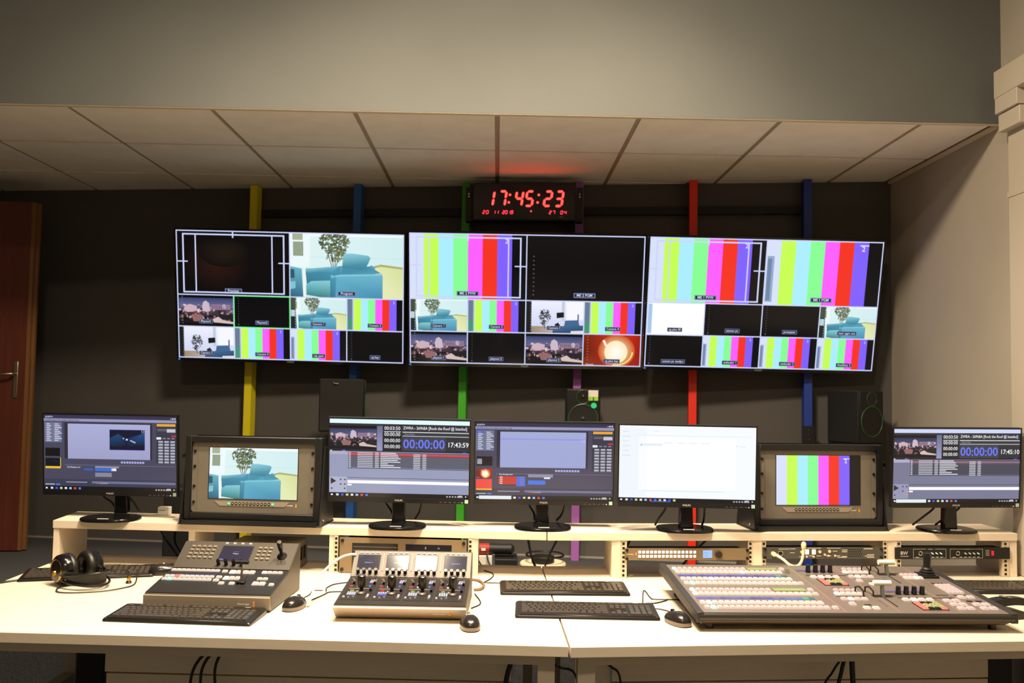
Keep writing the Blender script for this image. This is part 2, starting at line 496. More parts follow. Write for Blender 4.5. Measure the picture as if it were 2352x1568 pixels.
riser('pale beech monitor riser over the three slim rack units', [(.197, 3.393), (2.057, 3.534), (2.05, 3.785), (.191, 3.632)],
      [(.441, .474, fr(.45), .235), (.987, 1.023, fr(1.0), .235), (1.524, 1.563, fr(1.54), .24), (2.022, 2.056, fr(2.04), .245)],
      [(.474, .499, fr(.49)+.004), (.970, .987, fr(.98)+.004), (1.023, 1.040, fr(1.03)+.004), (1.508, 1.524, fr(1.51)+.004), (1.563, 1.580, fr(1.57)+.004), (1.995, 2.022, fr(2.0)+.004)], None, 0)

# ---------------------------------------------------------------- pictures shown on the screens
LINE = (206, 214, 250)
BARS = [(216, 226, 250), (198, 255, 84), (172, 238, 255), (136, 255, 150), (255, 96, 255), (246, 52, 34), (130, 98, 255), (10, 10, 14)]
def pic_bars(c, meter=0, two=False, white=None):
    c.L(1); cols = list(BARS)
    for i, col in enumerate(cols): c.rect(i/8, 0, .1252, 1, col)
    c.L(2)
    if meter == 1:
        c.rect(.012, .02, .085, .96, (104, 124, 150)); c.L(3).rect(.012, .62, .085, .34, (70, 150, 120)); c.rect(.10, .03, .012, .94, (150, 165, 190))
    elif meter == 2:
        c.rect(.012, .25, .06, .70, (150, 170, 205)); c.L(3).rect(.018, .29, .034, .64, (112, 134, 170))
    if two:
        c.L(4).rect(.80, .055, .075, .016, (235, 238, 255)); c.text('2', .815, .15, .11, (235, 238, 255))
    else:
        c.L(4).text('2', .815, .14, .10, (226, 226, 255))
def leaves(c, cx, cy, rx, ry, n, cols, seed, s=.035):
    r = random.Random(seed)
    for k in range(n):
        a = r.uniform(0, 6.28); q = math.sqrt(r.random()); x, y = cx+rx*q*math.cos(a), cy+ry*q*math.sin(a)
        if y < .01: y = .02
        t = r.uniform(0, 3.14); l = s*r.uniform(.6, 1.3); d = (math.cos(t)*l*.7, math.sin(t)*l); e = (-math.sin(t)*l*.22, math.cos(t)*l*.35)
        col = cols[r.randrange(len(cols))]
        c.poly([(x-d[0], max(0, y-d[1])), (x+e[0], max(0, y+e[1])), (x+d[0], max(0, y+d[1])), (x-e[0], max(0, y-e[1]))], col)
def pic_chair(c, meter=False, seed=3, soft=False):
    W1, W2, SEA, SEAD, SEAL = (214, 240, 240), (238, 250, 250), (98, 176, 204), (60, 128, 150), (128, 196, 214)
    c.L(1).rect(0, 0, 1, 1, (244, 252, 252), (206, 236, 236))
    c.L(2).rect(.18, .05, .82, .52, (222, 244, 244), (210, 238, 240), True)
    c.rect(.0, .0, .17, .52, (236, 250, 252))
    c.L(3).rect(.025, 0, .09, .115, (168, 178, 150)); c.rect(.03, .14, .09, .22, (150, 162, 138)); c.rect(.18, .37, .82, .006, (190, 224, 226))
    c.poly([(.66, .56), (.80, .47), (1, .52), (1, 1), (.55, 1)], [(232, 238, 186), (222, 230, 170), (214, 222, 160), (226, 232, 176), (236, 244, 196)])
    c.L(4).poly([(.72, .50), (.80, .465), (1, .505), (1, .535), (.80, .50), (.72, .53)], (176, 176, 104))
    # plant
    for dx in (-.02, 0, .02, .035):
        c.line(.385+dx*.4, .56, .37+dx*2.2, .26, .006, (112, 96, 70))
    c.L(5); leaves(c, .39, .15, .13, .17, 190, [(92, 112, 74), (62, 82, 56), (128, 138, 100), (74, 66, 48)], seed)
    c.L(6); leaves(c, .40, .33, .09, .10, 70, [(92, 112, 74), (62, 82, 56), (128, 138, 100)], seed+1, .03)
    # second armchair at the edge
    c.L(7).poly([(0, .52), (.105, .555), (.118, 1), (0, 1)], [(110, 184, 206), (104, 176, 200), (52, 110, 138), (44, 96, 124)])
    c.L(8).poly([(0, .56), (.04, .57), (.042, .70), (0, .71)], (44, 92, 110)); c.poly([(0, .76), (.05, .75), (.05, .86), (0, .88)], SEAL)
    c.rect(.119, .52, .018, .48, (240, 246, 240))
    # armchair: back, cushion, arms, seat
    c.L(9).poly([(.44, .52), (.62, .55), (.72, .48), (.75, .52), (.74, .60), (.62, .66), (.44, .64)], (92, 166, 190))
    c.poly([(.14, .55), (.20, .545), (.46, .50), (.46, .60), (.17, .64), (.14, .63)], [SEAL, SEAL, (110, 186, 210), (84, 160, 190), SEAD, SEAD])
    c.poly([(.44, .50), (.70, .50), (.80, .60), (.44, .68), (.34, .64)], [(70, 138, 164), (62, 128, 154), (84, 156, 182), (72, 142, 168), (76, 148, 174)]); c.L(10).poly([(.475, .31), (.55, .305), (.69, .335), (.708, .37), (.69, .45), (.665, .53), (.47, .515), (.46, .49)], [(140, 206, 220), (140, 206, 220), (120, 190, 208), (96, 166, 188), (80, 150, 172), (70, 136, 160), (70, 140, 160), (96, 170, 190)])
    c.L(11).poly([(.14, .62), (.36, .59), (.37, .76), (.15, .80)], [(66, 136, 164), (74, 146, 172), (64, 134, 160), (54, 120, 146)])
    c.L(12).poly([(.145, .80), (.19, .745), (.36, .73), (.36, 1), (.30, 1), (.145, .96)], [(110, 186, 200), (140, 206, 214), (140, 206, 216), (70, 140, 140), (58, 128, 124), (66, 136, 140)])
    c.L(13).poly([(.355, .665), (.44, .635), (.81, .61), (.815, .65), (.815, 1), (.355, 1)], [(104, 180, 204), (124, 198, 216), (112, 186, 208), (76, 150, 184), (70, 142, 178), (88, 164, 196)])
    c.L(14).poly([(.355, .665), (.41, .66), (.40, 1), (.355, 1)], [(76, 150, 178), (84, 158, 184), (60, 128, 156), (52, 116, 142)]); c.poly([(.36, .67), (.44, .64), (.81, .615), (.81, .635), (.44, .662), (.37, .69)], (136, 204, 220))
    if meter:
        c.L(15).rect(0, 0, .10, 1, (44, 50, 46)); c.L(16).rect(.01, .0, .085, .36, (70, 78, 62)); c.rect(.015, .40, .07, .2, (188, 214, 220)); c.rect(.02, .62, .06, .36, (30, 40, 44))
        for k in range(12): c.rect(.086, .03+.08*k, .008, .03, (190, 210, 200))
def pic_sofa(c):
    c.L(1).rect(0, 0, 1, .8, (238, 240, 255), (210, 216, 244)); c.poly([(0, .78), (.3, .78), (1, .92), (1, 1), (0, 1)], [(150, 124, 92), (160, 130, 96), (206, 200, 196), (220, 216, 214), (150, 120, 88)])
    c.L(2).rect(.62, 0, .05, .62, (200, 204, 224)); c.rect(.70, .02, .30, .55, (246, 248, 255))
    c.rect(.0, .0, .10, 1, (28, 30, 30))
    c.L(3); leaves(c, .33, .50, .09, .26, 90, [(20, 26, 28), (34, 40, 40), (52, 60, 54)], 5, .04); c.line(.33, .86, .33, .6, .008, (30, 30, 30))
    c.L(4).poly([(.53, .36), (.655, .34), (.66, .50), (.535, .53)], (18, 22, 26)); c.line(.60, .52, .60, .72, .004, (190, 196, 210))
    c.L(5).poly([(.68, .60), (.90, .58), (.93, .74), (.66, .82)], (66, 104, 148)); c.rect(.89, .40, .025, .30, (90, 110, 140))
    c.L(6).poly([(.48, .86), (.66, .76), (1, .74), (1, .92), (.80, 1), (.46, 1)], [(60, 100, 140), (70, 112, 156), (60, 96, 140), (36, 60, 96), (40, 70, 108), (40, 66, 104)])
    c.L(7).poly([(.50, .72), (.56, .66), (.60, .76), (.52, .84)], (26, 34, 46)); c.poly([(.78, .92), (1, .90), (1, 1), (.78, 1)], (226, 224, 222))
    for k in range(11): c.rect(.085, .04+.085*k, .008, .03, (150, 160, 160))
def pic_city(c, seed=11, dots=True, bandtop=.10):
    r = random.Random(seed)
    c.L(1).rect(0, 0, 1, 1, (12, 11, 14))
    c.L(2).rect(0, bandtop, 1, .32, (56, 66, 108), (110, 112, 156)); c.rect(0, .40, 1, .28, (74, 60, 76), (52, 44, 54)); c.rect(0, .66, 1, .24, (24, 22, 26))
    c.L(3)
    for k in range(60):
        x = r.uniform(0, .96); y = r.uniform(.30, .54); w = r.uniform(.015, .05); h = r.uniform(.03, .11)
        c.rect(x, y, min(w, 1-x), h, r.choice([(210, 176, 186), (160, 130, 150), (92, 78, 98), (226, 200, 208), (120, 90, 104)]))
    c.L(4)
    c.poly([(.12, .36), (.22, .30), (.34, .36), (.34, .54), (.13, .55)], (206, 176, 188)); c.poly([(.45, .24), (.50, .18), (.56, .26), (.58, .52), (.44, .52)], (204, 186, 200))
    c.rect(.60, .30, .34, .16, (150, 124, 150)); c.ell(.83, .36, .035, .07, (214, 206, 214))
    for k in range(10): c.rect(.61+.033*k, .33, .014, .10, (96, 72, 96))
    c.L(5)
    for k in range(70):
        x = r.uniform(0, .96); y = r.uniform(.48, .80); w = r.uniform(.015, .06); h = r.uniform(.02, .08)
        c.rect(x, y, min(w, 1-x), h, r.choice([(40, 34, 40), (22, 22, 28), (16, 15, 20), (168, 120, 120), (96, 66, 70), (60, 46, 52), (206, 176, 176)]))
    c.L(6).poly([(.24, .66), (.34, .60), (.46, .66), (.44, .84), (.28, .84)], (150, 104, 104)); c.poly([(.62, .76), (.72, .68), (.80, .78), (1, .84), (1, .90), (.64, .86)], (214, 190, 186)); c.poly([(.70, .66), (1, .58), (1, .78), (.80, .76)], (34, 32, 40))
    c.rect(0, 0, 1, bandtop, (10, 10, 12)); c.rect(0, .90, 1, .10, (12, 11, 12))
    if dots:
        for k in range(11): c.rect(.075, .06+.083*k, .022, .02, (130, 130, 120))
def pic_cup(c):
    c.L(1).rect(0, 0, 1, 1, (120, 34, 12), (196, 40, 14), True)
    c.L(2).poly([(.2, 0), (.7, 0), (.2, .6), (0, .75), (0, .3)], [(150, 40, 16), (206, 60, 22), (150, 36, 14), (90, 22, 10), (110, 30, 12)])
    c.poly([(.6, .1), (1, .0), (1, 1), (.5, 1)], [(210, 56, 22), (170, 30, 12), (150, 20, 10), (190, 50, 20)])
    c.L(3).ell(.58, .52, .32, .52, (255, 236, 170), 24, (206, 70, 24))
    c.L(4).ell(.57, .55, .20, .36, (255, 255, 250), 24, (255, 236, 190)); c.line(.35, .18, .40, .36, .035, (252, 240, 226))
    c.L(5)
    for k in range(10):
        a, b = .05+k*.17, .05+(k+1)*.17
        P = lambda t, q: (.57+.30*q*math.cos(t), .52+.46*q*math.sin(t))
        c.poly([P(a, 1), P(b, 1), P(b, .9), P(a, .9)], (240, 226, 120))
    c.L(6).text('Cinema', .05, .97, .08, (230, 200, 190))
    for k in range(9): c.rect(.07, .08+.09*k, .02, .02, (190, 120, 80))
def pic_black(c, dots=True, tone=(9, 9, 12), warm=False):
    c.L(1).rect(0, 0, 1, 1, tone)
    if warm: c.L(2).poly([(0, 1), (0, .82), (.25, .75), (.75, .68), (1, .60), (1, 1)], [(58, 42, 22), (14, 12, 12), (20, 16, 14), (20, 16, 14), (26, 20, 15), (70, 50, 26)])
    if dots:
        c.L(3)
        for k in range(10): c.rect(.075, .08+.08*k, .016, .018, (84, 84, 84))
        c.rect(.07, .88, .022, .05, (84, 84, 84))
def name_tag(c, txt, y=.86, h=.095, plain=False):
    w = sum(GLYPH[q][2] for q in txt)*h*(c.h*c.win[3])/(c.w*c.win[2])+.05
    c.L(18).rect(.5-w/2, y-h*.95, w, h*1.35, (120, 128, 170)); c.L(19).rect(.5-w/2+.008, y-h*.95+.014, w-.016, h*1.35-.028, (26, 32, 52))
    c.L(20).text(txt, .5, y, h, (214, 220, 250), 'c')
def safe_area(c, right_only=False):
    c.L(21).frame(.055, .05, .90, .92, .013, .022, LINE); c.rect(.165, .06, .011, .90, LINE); c.rect(.84, .06, .011, .90, LINE)
    c.rect(0, .475, .10, .018, LINE); c.rect(.90, .475, .10, .018, LINE); c.rect(.495, .02, .012, .09, LINE)

# ---------------------------------------------------------------- three wall screens
def wall_screen(label, pos, rot, cells, green=None, scale=1.0):
    TVW, TVH = 1.2096*scale, .6804*scale
    t = thing('wall_screen', label, 'wall screen', pos, group='wall screens')
    t.rotation_mode = 'YXZ'; t.rotation_euler = tuple(R(a) for a in rot)
    w, h = TVW/2, TVH/2
    part('housing', B(-w-.010, w+.010, .003, .045, -h-.016, h+.010), BLACKM, t, bevel=.003)
    bz = MB().box(-w-.010, -w-.001, -.003, .004, -h-.016, h+.010).box(w+.001, w+.010, -.003, .004, -h-.016, h+.010)
    bz.box(-w-.001, w+.001, -.003, .004, h+.001, h+.010).box(-w-.001, w+.001, -.003, .004, -h-.016, -h-.001)
    part('bezel', bz, GLOSSBLACK, t)
    part('wall_mount', MB().box(-.22, .22, .045, .07, -.15, .12).box(-.20, -.14, .07, .17, -.06, .06).box(.14, .20, .07, .17, -.06, .06), BLACKM, t)
    print_text(t, 'PHILIPS', .012, (150, 150, 146), (0, -.0035, -h-.0125), name='logo')
    part('power_light', B(-w-.002, -w+.008, -.0045, -.0035, -h-.013, -h-.004), mat('blue_led', (20, 40, 80), .4, emit=(.05, .2, .55), estr=1.0), t)
    c = Canvas(TVW, TVH, .00006)
    c.L(0).rect(0, 0, 1, 1, (10, 10, 12))
    for (x, y, cw, ch), fn in cells:
        c.view(x, y, cw, ch); fn(c)
    c.view().L(26)
    lx, ly = .0045, .0085
    c.frame(0, 0, 1, 1, lx, ly, LINE)
    c.rect(.5-lx/2, 0, lx, 1, LINE); c.rect(.25-lx/2, .5, lx, .5, LINE); c.rect(.75-lx/2, .5, lx, .5, LINE)
    c.rect(0, .5-ly/2, 1, ly, LINE); c.rect(0, .75-ly/2, 1, ly, LINE)
    if green: c.L(27).frame(*green, .0035, .006, (90, 255, 120))
    c.build('screen', SCREEN_TV, t)
    return t
def q(i, j): return (.25*i, .5+.25*j, .25, .25)
BIG1, BIG2 = (0, 0, .5, .5), (.5, 0, .5, .5)
def cell(fn, txt, **k):
    def f(c):
        fn(c, **k); name_tag(c, txt)
    return f
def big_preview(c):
    c.L(1).rect(0, 0, 1, 1, (12, 10, 11)); c.L(2).ell(.36, .52, .30, .42, (44, 22, 16), 28, (12, 10, 11)); c.L(3).ell(.42, .34, .22, .22, (34, 26, 18), 24, (18, 13, 12))  # soft brown ellipses paint the warm room reflection into the lit screen
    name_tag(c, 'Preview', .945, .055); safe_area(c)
def big_program(c): pic_chair(c, seed=3); name_tag(c, 'Program', .945, .055)
def big_bars_pvw(txt):
    def f(c): pic_bars(c); name_tag(c, txt, .925, .055); safe_area(c)
    return f
def big_bars_pgm(c): pic_bars(c, 2, True); name_tag(c, 'ME 1 PGM', .925, .055)
def big_black(c):
    pic_black(c, False, (14, 13, 14)); c.L(3)
    for k in range(10): c.rect(.055, .32+.065*k, .014, .014, (96, 96, 96))
    name_tag(c, 'ME 2 PGM', .925, .055)
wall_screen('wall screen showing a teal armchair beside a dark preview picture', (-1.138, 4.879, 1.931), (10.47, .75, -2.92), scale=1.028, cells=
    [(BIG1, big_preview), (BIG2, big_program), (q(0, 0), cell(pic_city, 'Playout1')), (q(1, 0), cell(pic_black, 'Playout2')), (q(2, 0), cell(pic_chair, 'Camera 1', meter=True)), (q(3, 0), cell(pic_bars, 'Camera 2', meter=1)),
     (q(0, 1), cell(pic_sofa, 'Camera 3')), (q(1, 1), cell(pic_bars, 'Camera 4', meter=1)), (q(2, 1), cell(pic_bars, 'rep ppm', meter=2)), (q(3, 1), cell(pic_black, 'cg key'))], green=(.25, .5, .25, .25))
wall_screen('wall screen below the red clock, with an orange cup picture', (.141, 4.691, 1.9154), (13.46, .26, -2.11), scale=1.014, cells=
    [(BIG1, big_bars_pvw('ME 2 PVW')), (BIG2, big_black), (q(0, 0), cell(pic_chair, 'Camera 1', meter=True)), (q(1, 0), cell(pic_bars, 'Camera 2', meter=1)), (q(2, 0), cell(pic_sofa, 'Camera 3')), (q(3, 0), cell(pic_bars, 'Camera 4', meter=1)),
     (q(0, 1), cell(pic_city, 'playout 1')), (q(1, 1), cell(pic_black, 'playout 2')), (q(2, 1), cell(pic_city, 'playout 3', dots=False)), (q(3, 1), cell(pic_cup, 'cg plus key'))])
def pic_white(c):
    c.L(1).rect(0, 0, 1, 1, (255, 255, 255)); c.L(2).rect(.025, .04, .07, .92, (168, 200, 236))
wall_screen('wall screen showing two large colour bar pictures side by side', (1.357, 4.575, 1.903), (13.19, .34, -.2), scale=.985, cells=
    [(BIG1, big_bars_pvw('ME 1 PVW')), (BIG2, big_bars_pgm), (q(0, 0), cell(pic_white, 'cg plus fill')), (q(1, 0), cell(pic_black, 'sunum pc')), (q(2, 0), cell(pic_black, 'prompter')), (q(3, 0), cell(pic_chair, 'tour pgm out', meter=True)),
     (q(0, 1), cell(pic_black, 'sunum pc studyo')), (q(1, 1), cell(pic_bars, 'embeder 1', meter=2)), (q(2, 1), cell(pic_bars, 'embeder 2', meter=2)), (q(3, 1), cell(pic_bars, 'Auxiliary 2', meter=2))])

# ---------------------------------------------------------------- red wall clock
LED = mat('red_led', (60, 6, 6), .4, emit=(12.0, .17, .14), estr=1.0)
LEDS = mat('pink_red_led', (60, 6, 10), .4, emit=(3.0, .08, .16), estr=1.0)
CW, CH = .556, .205
clk = thing('led_clock', 'black wall clock with red digits reading 17:45:23', 'clock', (.124, 4.75, 2.4515), -4)
part('case', B(-CW/2, CW/2, .004, .075, -CH/2, CH/2), BLACKM, clk, bevel=.004)
part('face', B(-CW/2+.008, CW/2-.008, 0, .005, -CH/2+.008, CH/2-.008), GLOSSBLACK, clk)
for s in (-1, 1):
    br = part('bracket', B(-.017, .017, .02, .085, -CH/2, CH/2-.02), BLACKM, clk, loc=(s*(CW/2+.020), 0, 0))
    for z in (.03, .045): part('screw', MB().cyl((0, .015, z), .004, .006, 'y', 10), CHROME, br)
SEG = {'0': 'abcdef', '1': 'bc', '2': 'abged', '3': 'abgcd', '4': 'fgbc', '5': 'afgcd', '6': 'afgcde', '7': 'abc', '8': 'abcdefg', '9': 'abcdfg'}
def seg_digit(mb, ch, x, z, w, h, t, slant=.14):
    def S(px, pz): return (x+px+(pz)*slant, -.0012, z+pz)
    g = t*.18
    def bar(ax, az, bx, bz):
        dx, dz = bx-ax, bz-az; l = math.hypot(dx, dz); ux, uz = dx/l, dz/l; nx, nz = -uz, ux; k = t/2
        ax += ux*g; az += uz*g; bx -= ux*g; bz -= uz*g
        pts = [(ax, az), (ax+ux*k+nx*k, az+uz*k+nz*k), (bx-ux*k+nx*k, bz-uz*k+nz*k), (bx, bz), (bx-ux*k-nx*k, bz-uz*k-nz*k), (ax+ux*k-nx*k, az+uz*k-nz*k)]
        vs = [S(*p) for p in pts]; n = len(vs); vs += [(v[0], .0002, v[2]) for v in vs]
        mb.add(vs, [list(range(n)), list(range(n, 2*n))[::-1]]+[(i, (i+1) % n, n+(i+1) % n, n+i) for i in range(n)])
    xl, xr, zt, zm, zb = 0, w, h/2, 0, -h/2
    C = {'a': (xl, zt, xr, zt), 'b': (xr, zt, xr, zm), 'c': (xr, zm, xr, zb), 'd': (xl, zb, xr, zb), 'e': (xl, zm, xl, zb), 'f': (xl, zt, xl, zm), 'g': (xl, zm, xr, zm)}
    for k in SEG[ch]: bar(*C[k])
cz = (.5-.42)*CH; dh = .38*CH
for ch, fx in (('1', .134), ('7', .250), ('4', .412), ('5', .512), ('2', .690), ('3', .798)):
    dg_ = MB(); seg_digit(dg_, ch, (fx-.5)*CW+.006, cz, .0345, dh, .0115); part('time_digit', dg_, LED, clk)
for fx in (.36, .637):
    for dz in (-.10, .10): part('colon_dot', MB().cyl(((fx-.5)*CW+dz*CH*.14, -.0012, cz+dz*CH), .006, .0014, 'y', 12), LED, clk)
sm = MB(); sz = (.5-.78)*CH
for txt, fx, stp in (('20', .105, .034), ('11', .205, .03), ('2019', .295, .027), ('27', .745, .034), ('04', .855, .034)):
    for k, ch in enumerate(txt): seg_digit(sm, ch, (fx+stp*k-.5)*CW, sz, .011, .017, .0036)
sm.cyl((.07*CW, -.0012, sz+.006), .005, .0014, 'y', 10)
part('date_digits', sm, LEDS, clk)
part('maker_mark', B(.19, .21, -.001, .0005, -.083, -.080), mat('grey_print', (140, 140, 135), .5), clk)

# ---------------------------------------------------------------- computer monitors
SZ = .9145
MW, MH = .545, .327
AW, AH = .537, .302
def superellipse(a, b, p, n=40, flat=0):
    o = []
    for i in range(n):
        t = 2*math.pi*i/n; ct, st_ = math.cos(t), math.sin(t)
        o.append((a*math.copysign(abs(ct)**(2/p), ct), b*math.copysign(abs(st_)**(2/p), st_)))
    return o
def ui_taskbar(c, search=False, n=5):
    c.L(30).rect(0, .945, 1, .055, (14, 14, 18))
    c.L(31).rect(.012, .963, .014, .02, (230, 236, 250))
    x = .05
    if search: c.rect(.03, .95, .235, .045, (226, 236, 240)); x = .28
    for k in range(n): c.rect(x+.035*k, .96, .018, .026, [(220, 226, 240), (60, 90, 230), (200, 220, 150), (230, 232, 240), (170, 190, 240), (214, 80, 70), (90, 120, 220), (230, 180, 90)][k % 8])
    for k in range(5): c.rect(.84+.02*k, .965, .012, .018, (170, 174, 184))
    c.rect(.925, .958, .03, .012, (230, 230, 236)); c.rect(.918, .975, .042, .008, (190, 190, 200)); c.rect(.975, .963, .01, .016, (200, 200, 206))
def ui_graphics(c, second=False):
    P, D, Lg = (72, 70, 92), (46, 44, 58), (172, 174, 214)
    c.L(1).rect(0, 0, 1, 1, P)
    c.L(2).rect(0, 0, 1, .05, (58, 54, 76)); c.rect(0, .05, 1, .035, (150, 150, 190)); c.rect(0, .85, 1, .1, (60, 60, 80))
    c.L(3).text('graphics', .012, .034, .03, (220, 220, 230)); c.text('File Edit Assets View Playlist Window Help', .008, .079, .026, (60, 60, 78))
    c.rect(.952, .03, .012, .006, (220, 220, 230)); c.rect(.966, .022, .01, .018, (220, 220, 230)); c.rect(.982, .022, .01, .018, (220, 220, 230))
    c.rect(.005, .10, .13, .265, (112, 116, 146)); c.rect(.155, .10, .66, .48, D); c.rect(.845, .10, .15, .52, (56, 56, 72))
    c.L(4)
    for k in range(10):
        c.rect(.02, .12+.024*k, .025+.01*(k % 2), .010, (218, 220, 236)); c.rect(.08, .12+.024*k, .03+.012*(k % 3), .010, (218, 220, 236))
    if second: c.rect(.005, .112, .06, .022, (70, 90, 220))
    c.rect(.180, .115, .62, .465, Lg, (158, 160, 200)) if not second else c.rect(.180, .115, .62, .465, (164, 172, 214), (156, 166, 214))
    c.rect(.85, .10, .14, .032, (236, 168, 44)); c.rect(.925, .165, .065, .045, (196, 198, 214)); c.rect(.855, .165, .065, .03, (96, 96, 116)); c.rect(.96, .25, .035, .018, (220, 46, 40))
    c.rect(.848, .275, .035, .03, (230, 232, 240))
    for k in range(3): c.rect(.895+.033*k, .285, .022, .012, (150, 150, 164))
    for j in range(8):
        for k in range(3): c.rect(.862+.045*k, .325+.0385*j, .034, .027, (206, 208, 222), (120, 122, 140))
    for k in range(9): c.rect(.58+.02*k, .605, .015, .026, (170, 176, 226))
    if second:
        c.L(5).rect(.180, .20, .62, .02, (150, 152, 236)); c.text('( )', .77, .235, .04, (230, 232, 240))
        c.rect(.01, .44, .115, .12, (20, 18, 22)); c.rect(.015, .47, .035, .07, (176, 182, 190))
        c.view(.008, .60, .115, .12); pic_cup(c); c.view(); c.L(8)
        c.rect(.008, .735, .115, .125, (240, 76, 66)); c.rect(.008, .86, .115, .018, (240, 190, 40))
        c.L(9).rect(.165, .68, .20, .14, (60, 60, 78)); c.L(10).rect(.17, .695, .13, .105, (200, 52, 48)); c.rect(.30, .695, .065, .13, (74, 104, 214))
        for k in range(4): c.L(11).rect(.18, .70+.027*k, .02, .012, (240, 220, 220)); c.L(11).rect(.325, .70+.03*k, .03, .016, (120, 124, 170))
        c.L(10).rect(.385, .665, .18, .04, (140, 142, 170)); c.rect(.50, .70, .045, .025, (226, 228, 240)); c.rect(.385, .745, .125, .055, (60, 116, 226))
    else:
        c.L(5).rect(.495, .185, .265, .27, (12, 16, 44)); c.frame(.495, .185, .265, .27, .003, .005, (60, 50, 170))
        c.L(6).poly([(.495, .30), (.56, .24), (.62, .30), (.70, .26), (.76, .22), (.76, .40), (.62, .42), (.495, .40)], [(20, 60, 100), (26, 70, 120), (16, 34, 76), (24, 60, 110), (30, 80, 140), (10, 16, 50), (8, 12, 36), (14, 40, 76)])
        c.L(7).ell(.60, .30, .006, .008, (180, 200, 240)); c.ell(.625, .315, .008, .012, (220, 226, 250)); c.line(.65, .325, .69, .355, .008, (180, 190, 220)); c.text('( )', .735, .215, .04, (230, 232, 240))
        c.rect(.01, .44, .11, .11, (12, 12, 14)); c.rect(.01, .575, .11, .11, (16, 16, 24)); c.text('7 s', .07, .63, .04, (60, 60, 170)); c.rect(.01, .685, .115, .028, (240, 190, 40)); c.rect(.121, .57, .006, .12, (220, 180, 40))
        c.rect(.30, .705, .07, .03, (60, 90, 180)); c.rect(.385, .675, .18, .02, (150, 152, 178)); c.rect(.385, .70, .13, .04, (56, 110, 214)); c.rect(.505, .70, .04, .035, (230, 232, 240)); c.rect(.385, .76, .125, .055, (134, 134, 154))
    c.L(12).text('Key Background', .175, .70 if not second else .678, .026, (226, 226, 236)); c.rect(.155, .66, .83, .006, (110, 112, 140)); c.rect(.39, .895, .03, .012, (230, 120, 40)); c.rect(.42, .895, .06, .012, (200, 200, 210)); c.rect(.165, .885, .16, .012, (150, 152, 180)); c.rect(.36, .875, .63, .03, (110, 114, 150)); c.rect(.09, .915, .03, .02, (70, 120, 230)); c.rect(.01, .918, .07, .012, (190, 192, 206))
    ui_taskbar(c, second, 7)
def ui_playout(c, clock, second=False):
    A, Gr, D = (150, 156, 186), (92, 94, 110), (46, 46, 54)
    if second: A, Gr = (120, 122, 150), (72, 72, 86)
    c.L(1).rect(0, 0, 1, 1, A)
    c.L(2).rect(0, 0, 1, .055, (226, 250, 250) if not second else (206, 216, 250)); c.rect(0, .055, 1, .345, D); c.rect(0, .392, 1, .02, (30, 30, 38))
    c.view(.0, .085, .335, .30); pic_city(c, 21, False, .12); c.view(); c.L(8)
    c.rect(.338, .08, .04, .32, (104, 106, 138), (150, 154, 196))
    for k in range(4):
        c.L(8).rect(.385, .08+.078*k, .125, .072, (22, 22, 26)); c.L(9).text('00:03:50' if k == 0 else '00:00:00', .39, .130+.078*k, .066, (226, 228, 236), squash=.90); c.rect(.388, .148, .12, .008, (226, 230, 236)) if k == 0 else None
    c.L(9).text('ZWRA - 269hBA [Rock the Roof @ Istanbul]', .525, .118, .052, (232, 232, 240), squash=.84)
    c.rect(.52, .15, .475, .010, (214, 226, 226)); c.rect(.52, .165, .475, .03, (56, 54, 60)); c.rect(.52, .20, .475, .008, (200, 214, 214)); c.text('(Next Item)', .535, .188, .026, (190, 190, 196))
    c.rect(.52, .215, .31, .18, (62, 64, 76)); c.L(10).text('00:00:00', .525, .36, .165, (108, 122, 250), squash=.94); c.text(clock, .842, .335, .086, (238, 240, 244), squash=.92)
    c.L(9).rect(.005, .40, .012, .012, (230, 230, 240)); c.rect(.09, .40, .024, .012, (120, 120, 230)); c.rect(.952, .40, .025, .014, (90, 90, 220)); c.rect(.0, .415, .13, .04, (176, 172, 196))
    c.rect(.135, .42, .865, .20, Gr); c.rect(.13, .625, .87, .008, (70, 72, 84))
    c.L(10).rect(.135, .435, .865, .022, (206, 76, 84) if not second else (150, 110, 130)); c.rect(.135, .46, .865, .014, (150, 60, 70) if not second else (96, 84, 100))
    r = random.Random(5)
    c.L(11)
    for k in range(9):
        y = .425+.0225*k
        c.rect(.14, y, .012, .012, (216, 218, 228)); c.rect(.20, y, .11, .011, (196, 198, 212)); c.rect(.325, y, .028, .011, (206, 208, 220)); c.rect(.365, y, r.uniform(.05, .15), .011, (222, 224, 232)); c.rect(.60, y+.012, .05, .011, (206, 208, 220)); c.rect(.665, y+.012, .028, .011, (206, 208, 220))
    c.rect(.13, .75, .87, .006, (70, 72, 90)); c.rect(.13, .785, .87, .04, (250, 250, 255)); c.rect(.13, .835, .03, .02, (250, 250, 255))
    c.L(10).rect(0, .745, .125, .2, (176, 180, 206) if not second else (150, 152, 184)); c.L(11).poly([(.01, .755), (.05, .80), (.01, .84)], (44, 46, 44))
    for (x, y) in ((.075, .77), (.105, .77), (.075, .83), (.105, .83), (.012, .885), (.105, .885)): c.rect(x, y, .012, .018, (70, 72, 90) if not (second and x > .1 and y > .8) else (236, 150, 100))
    ui_taskbar(c, second, 7)
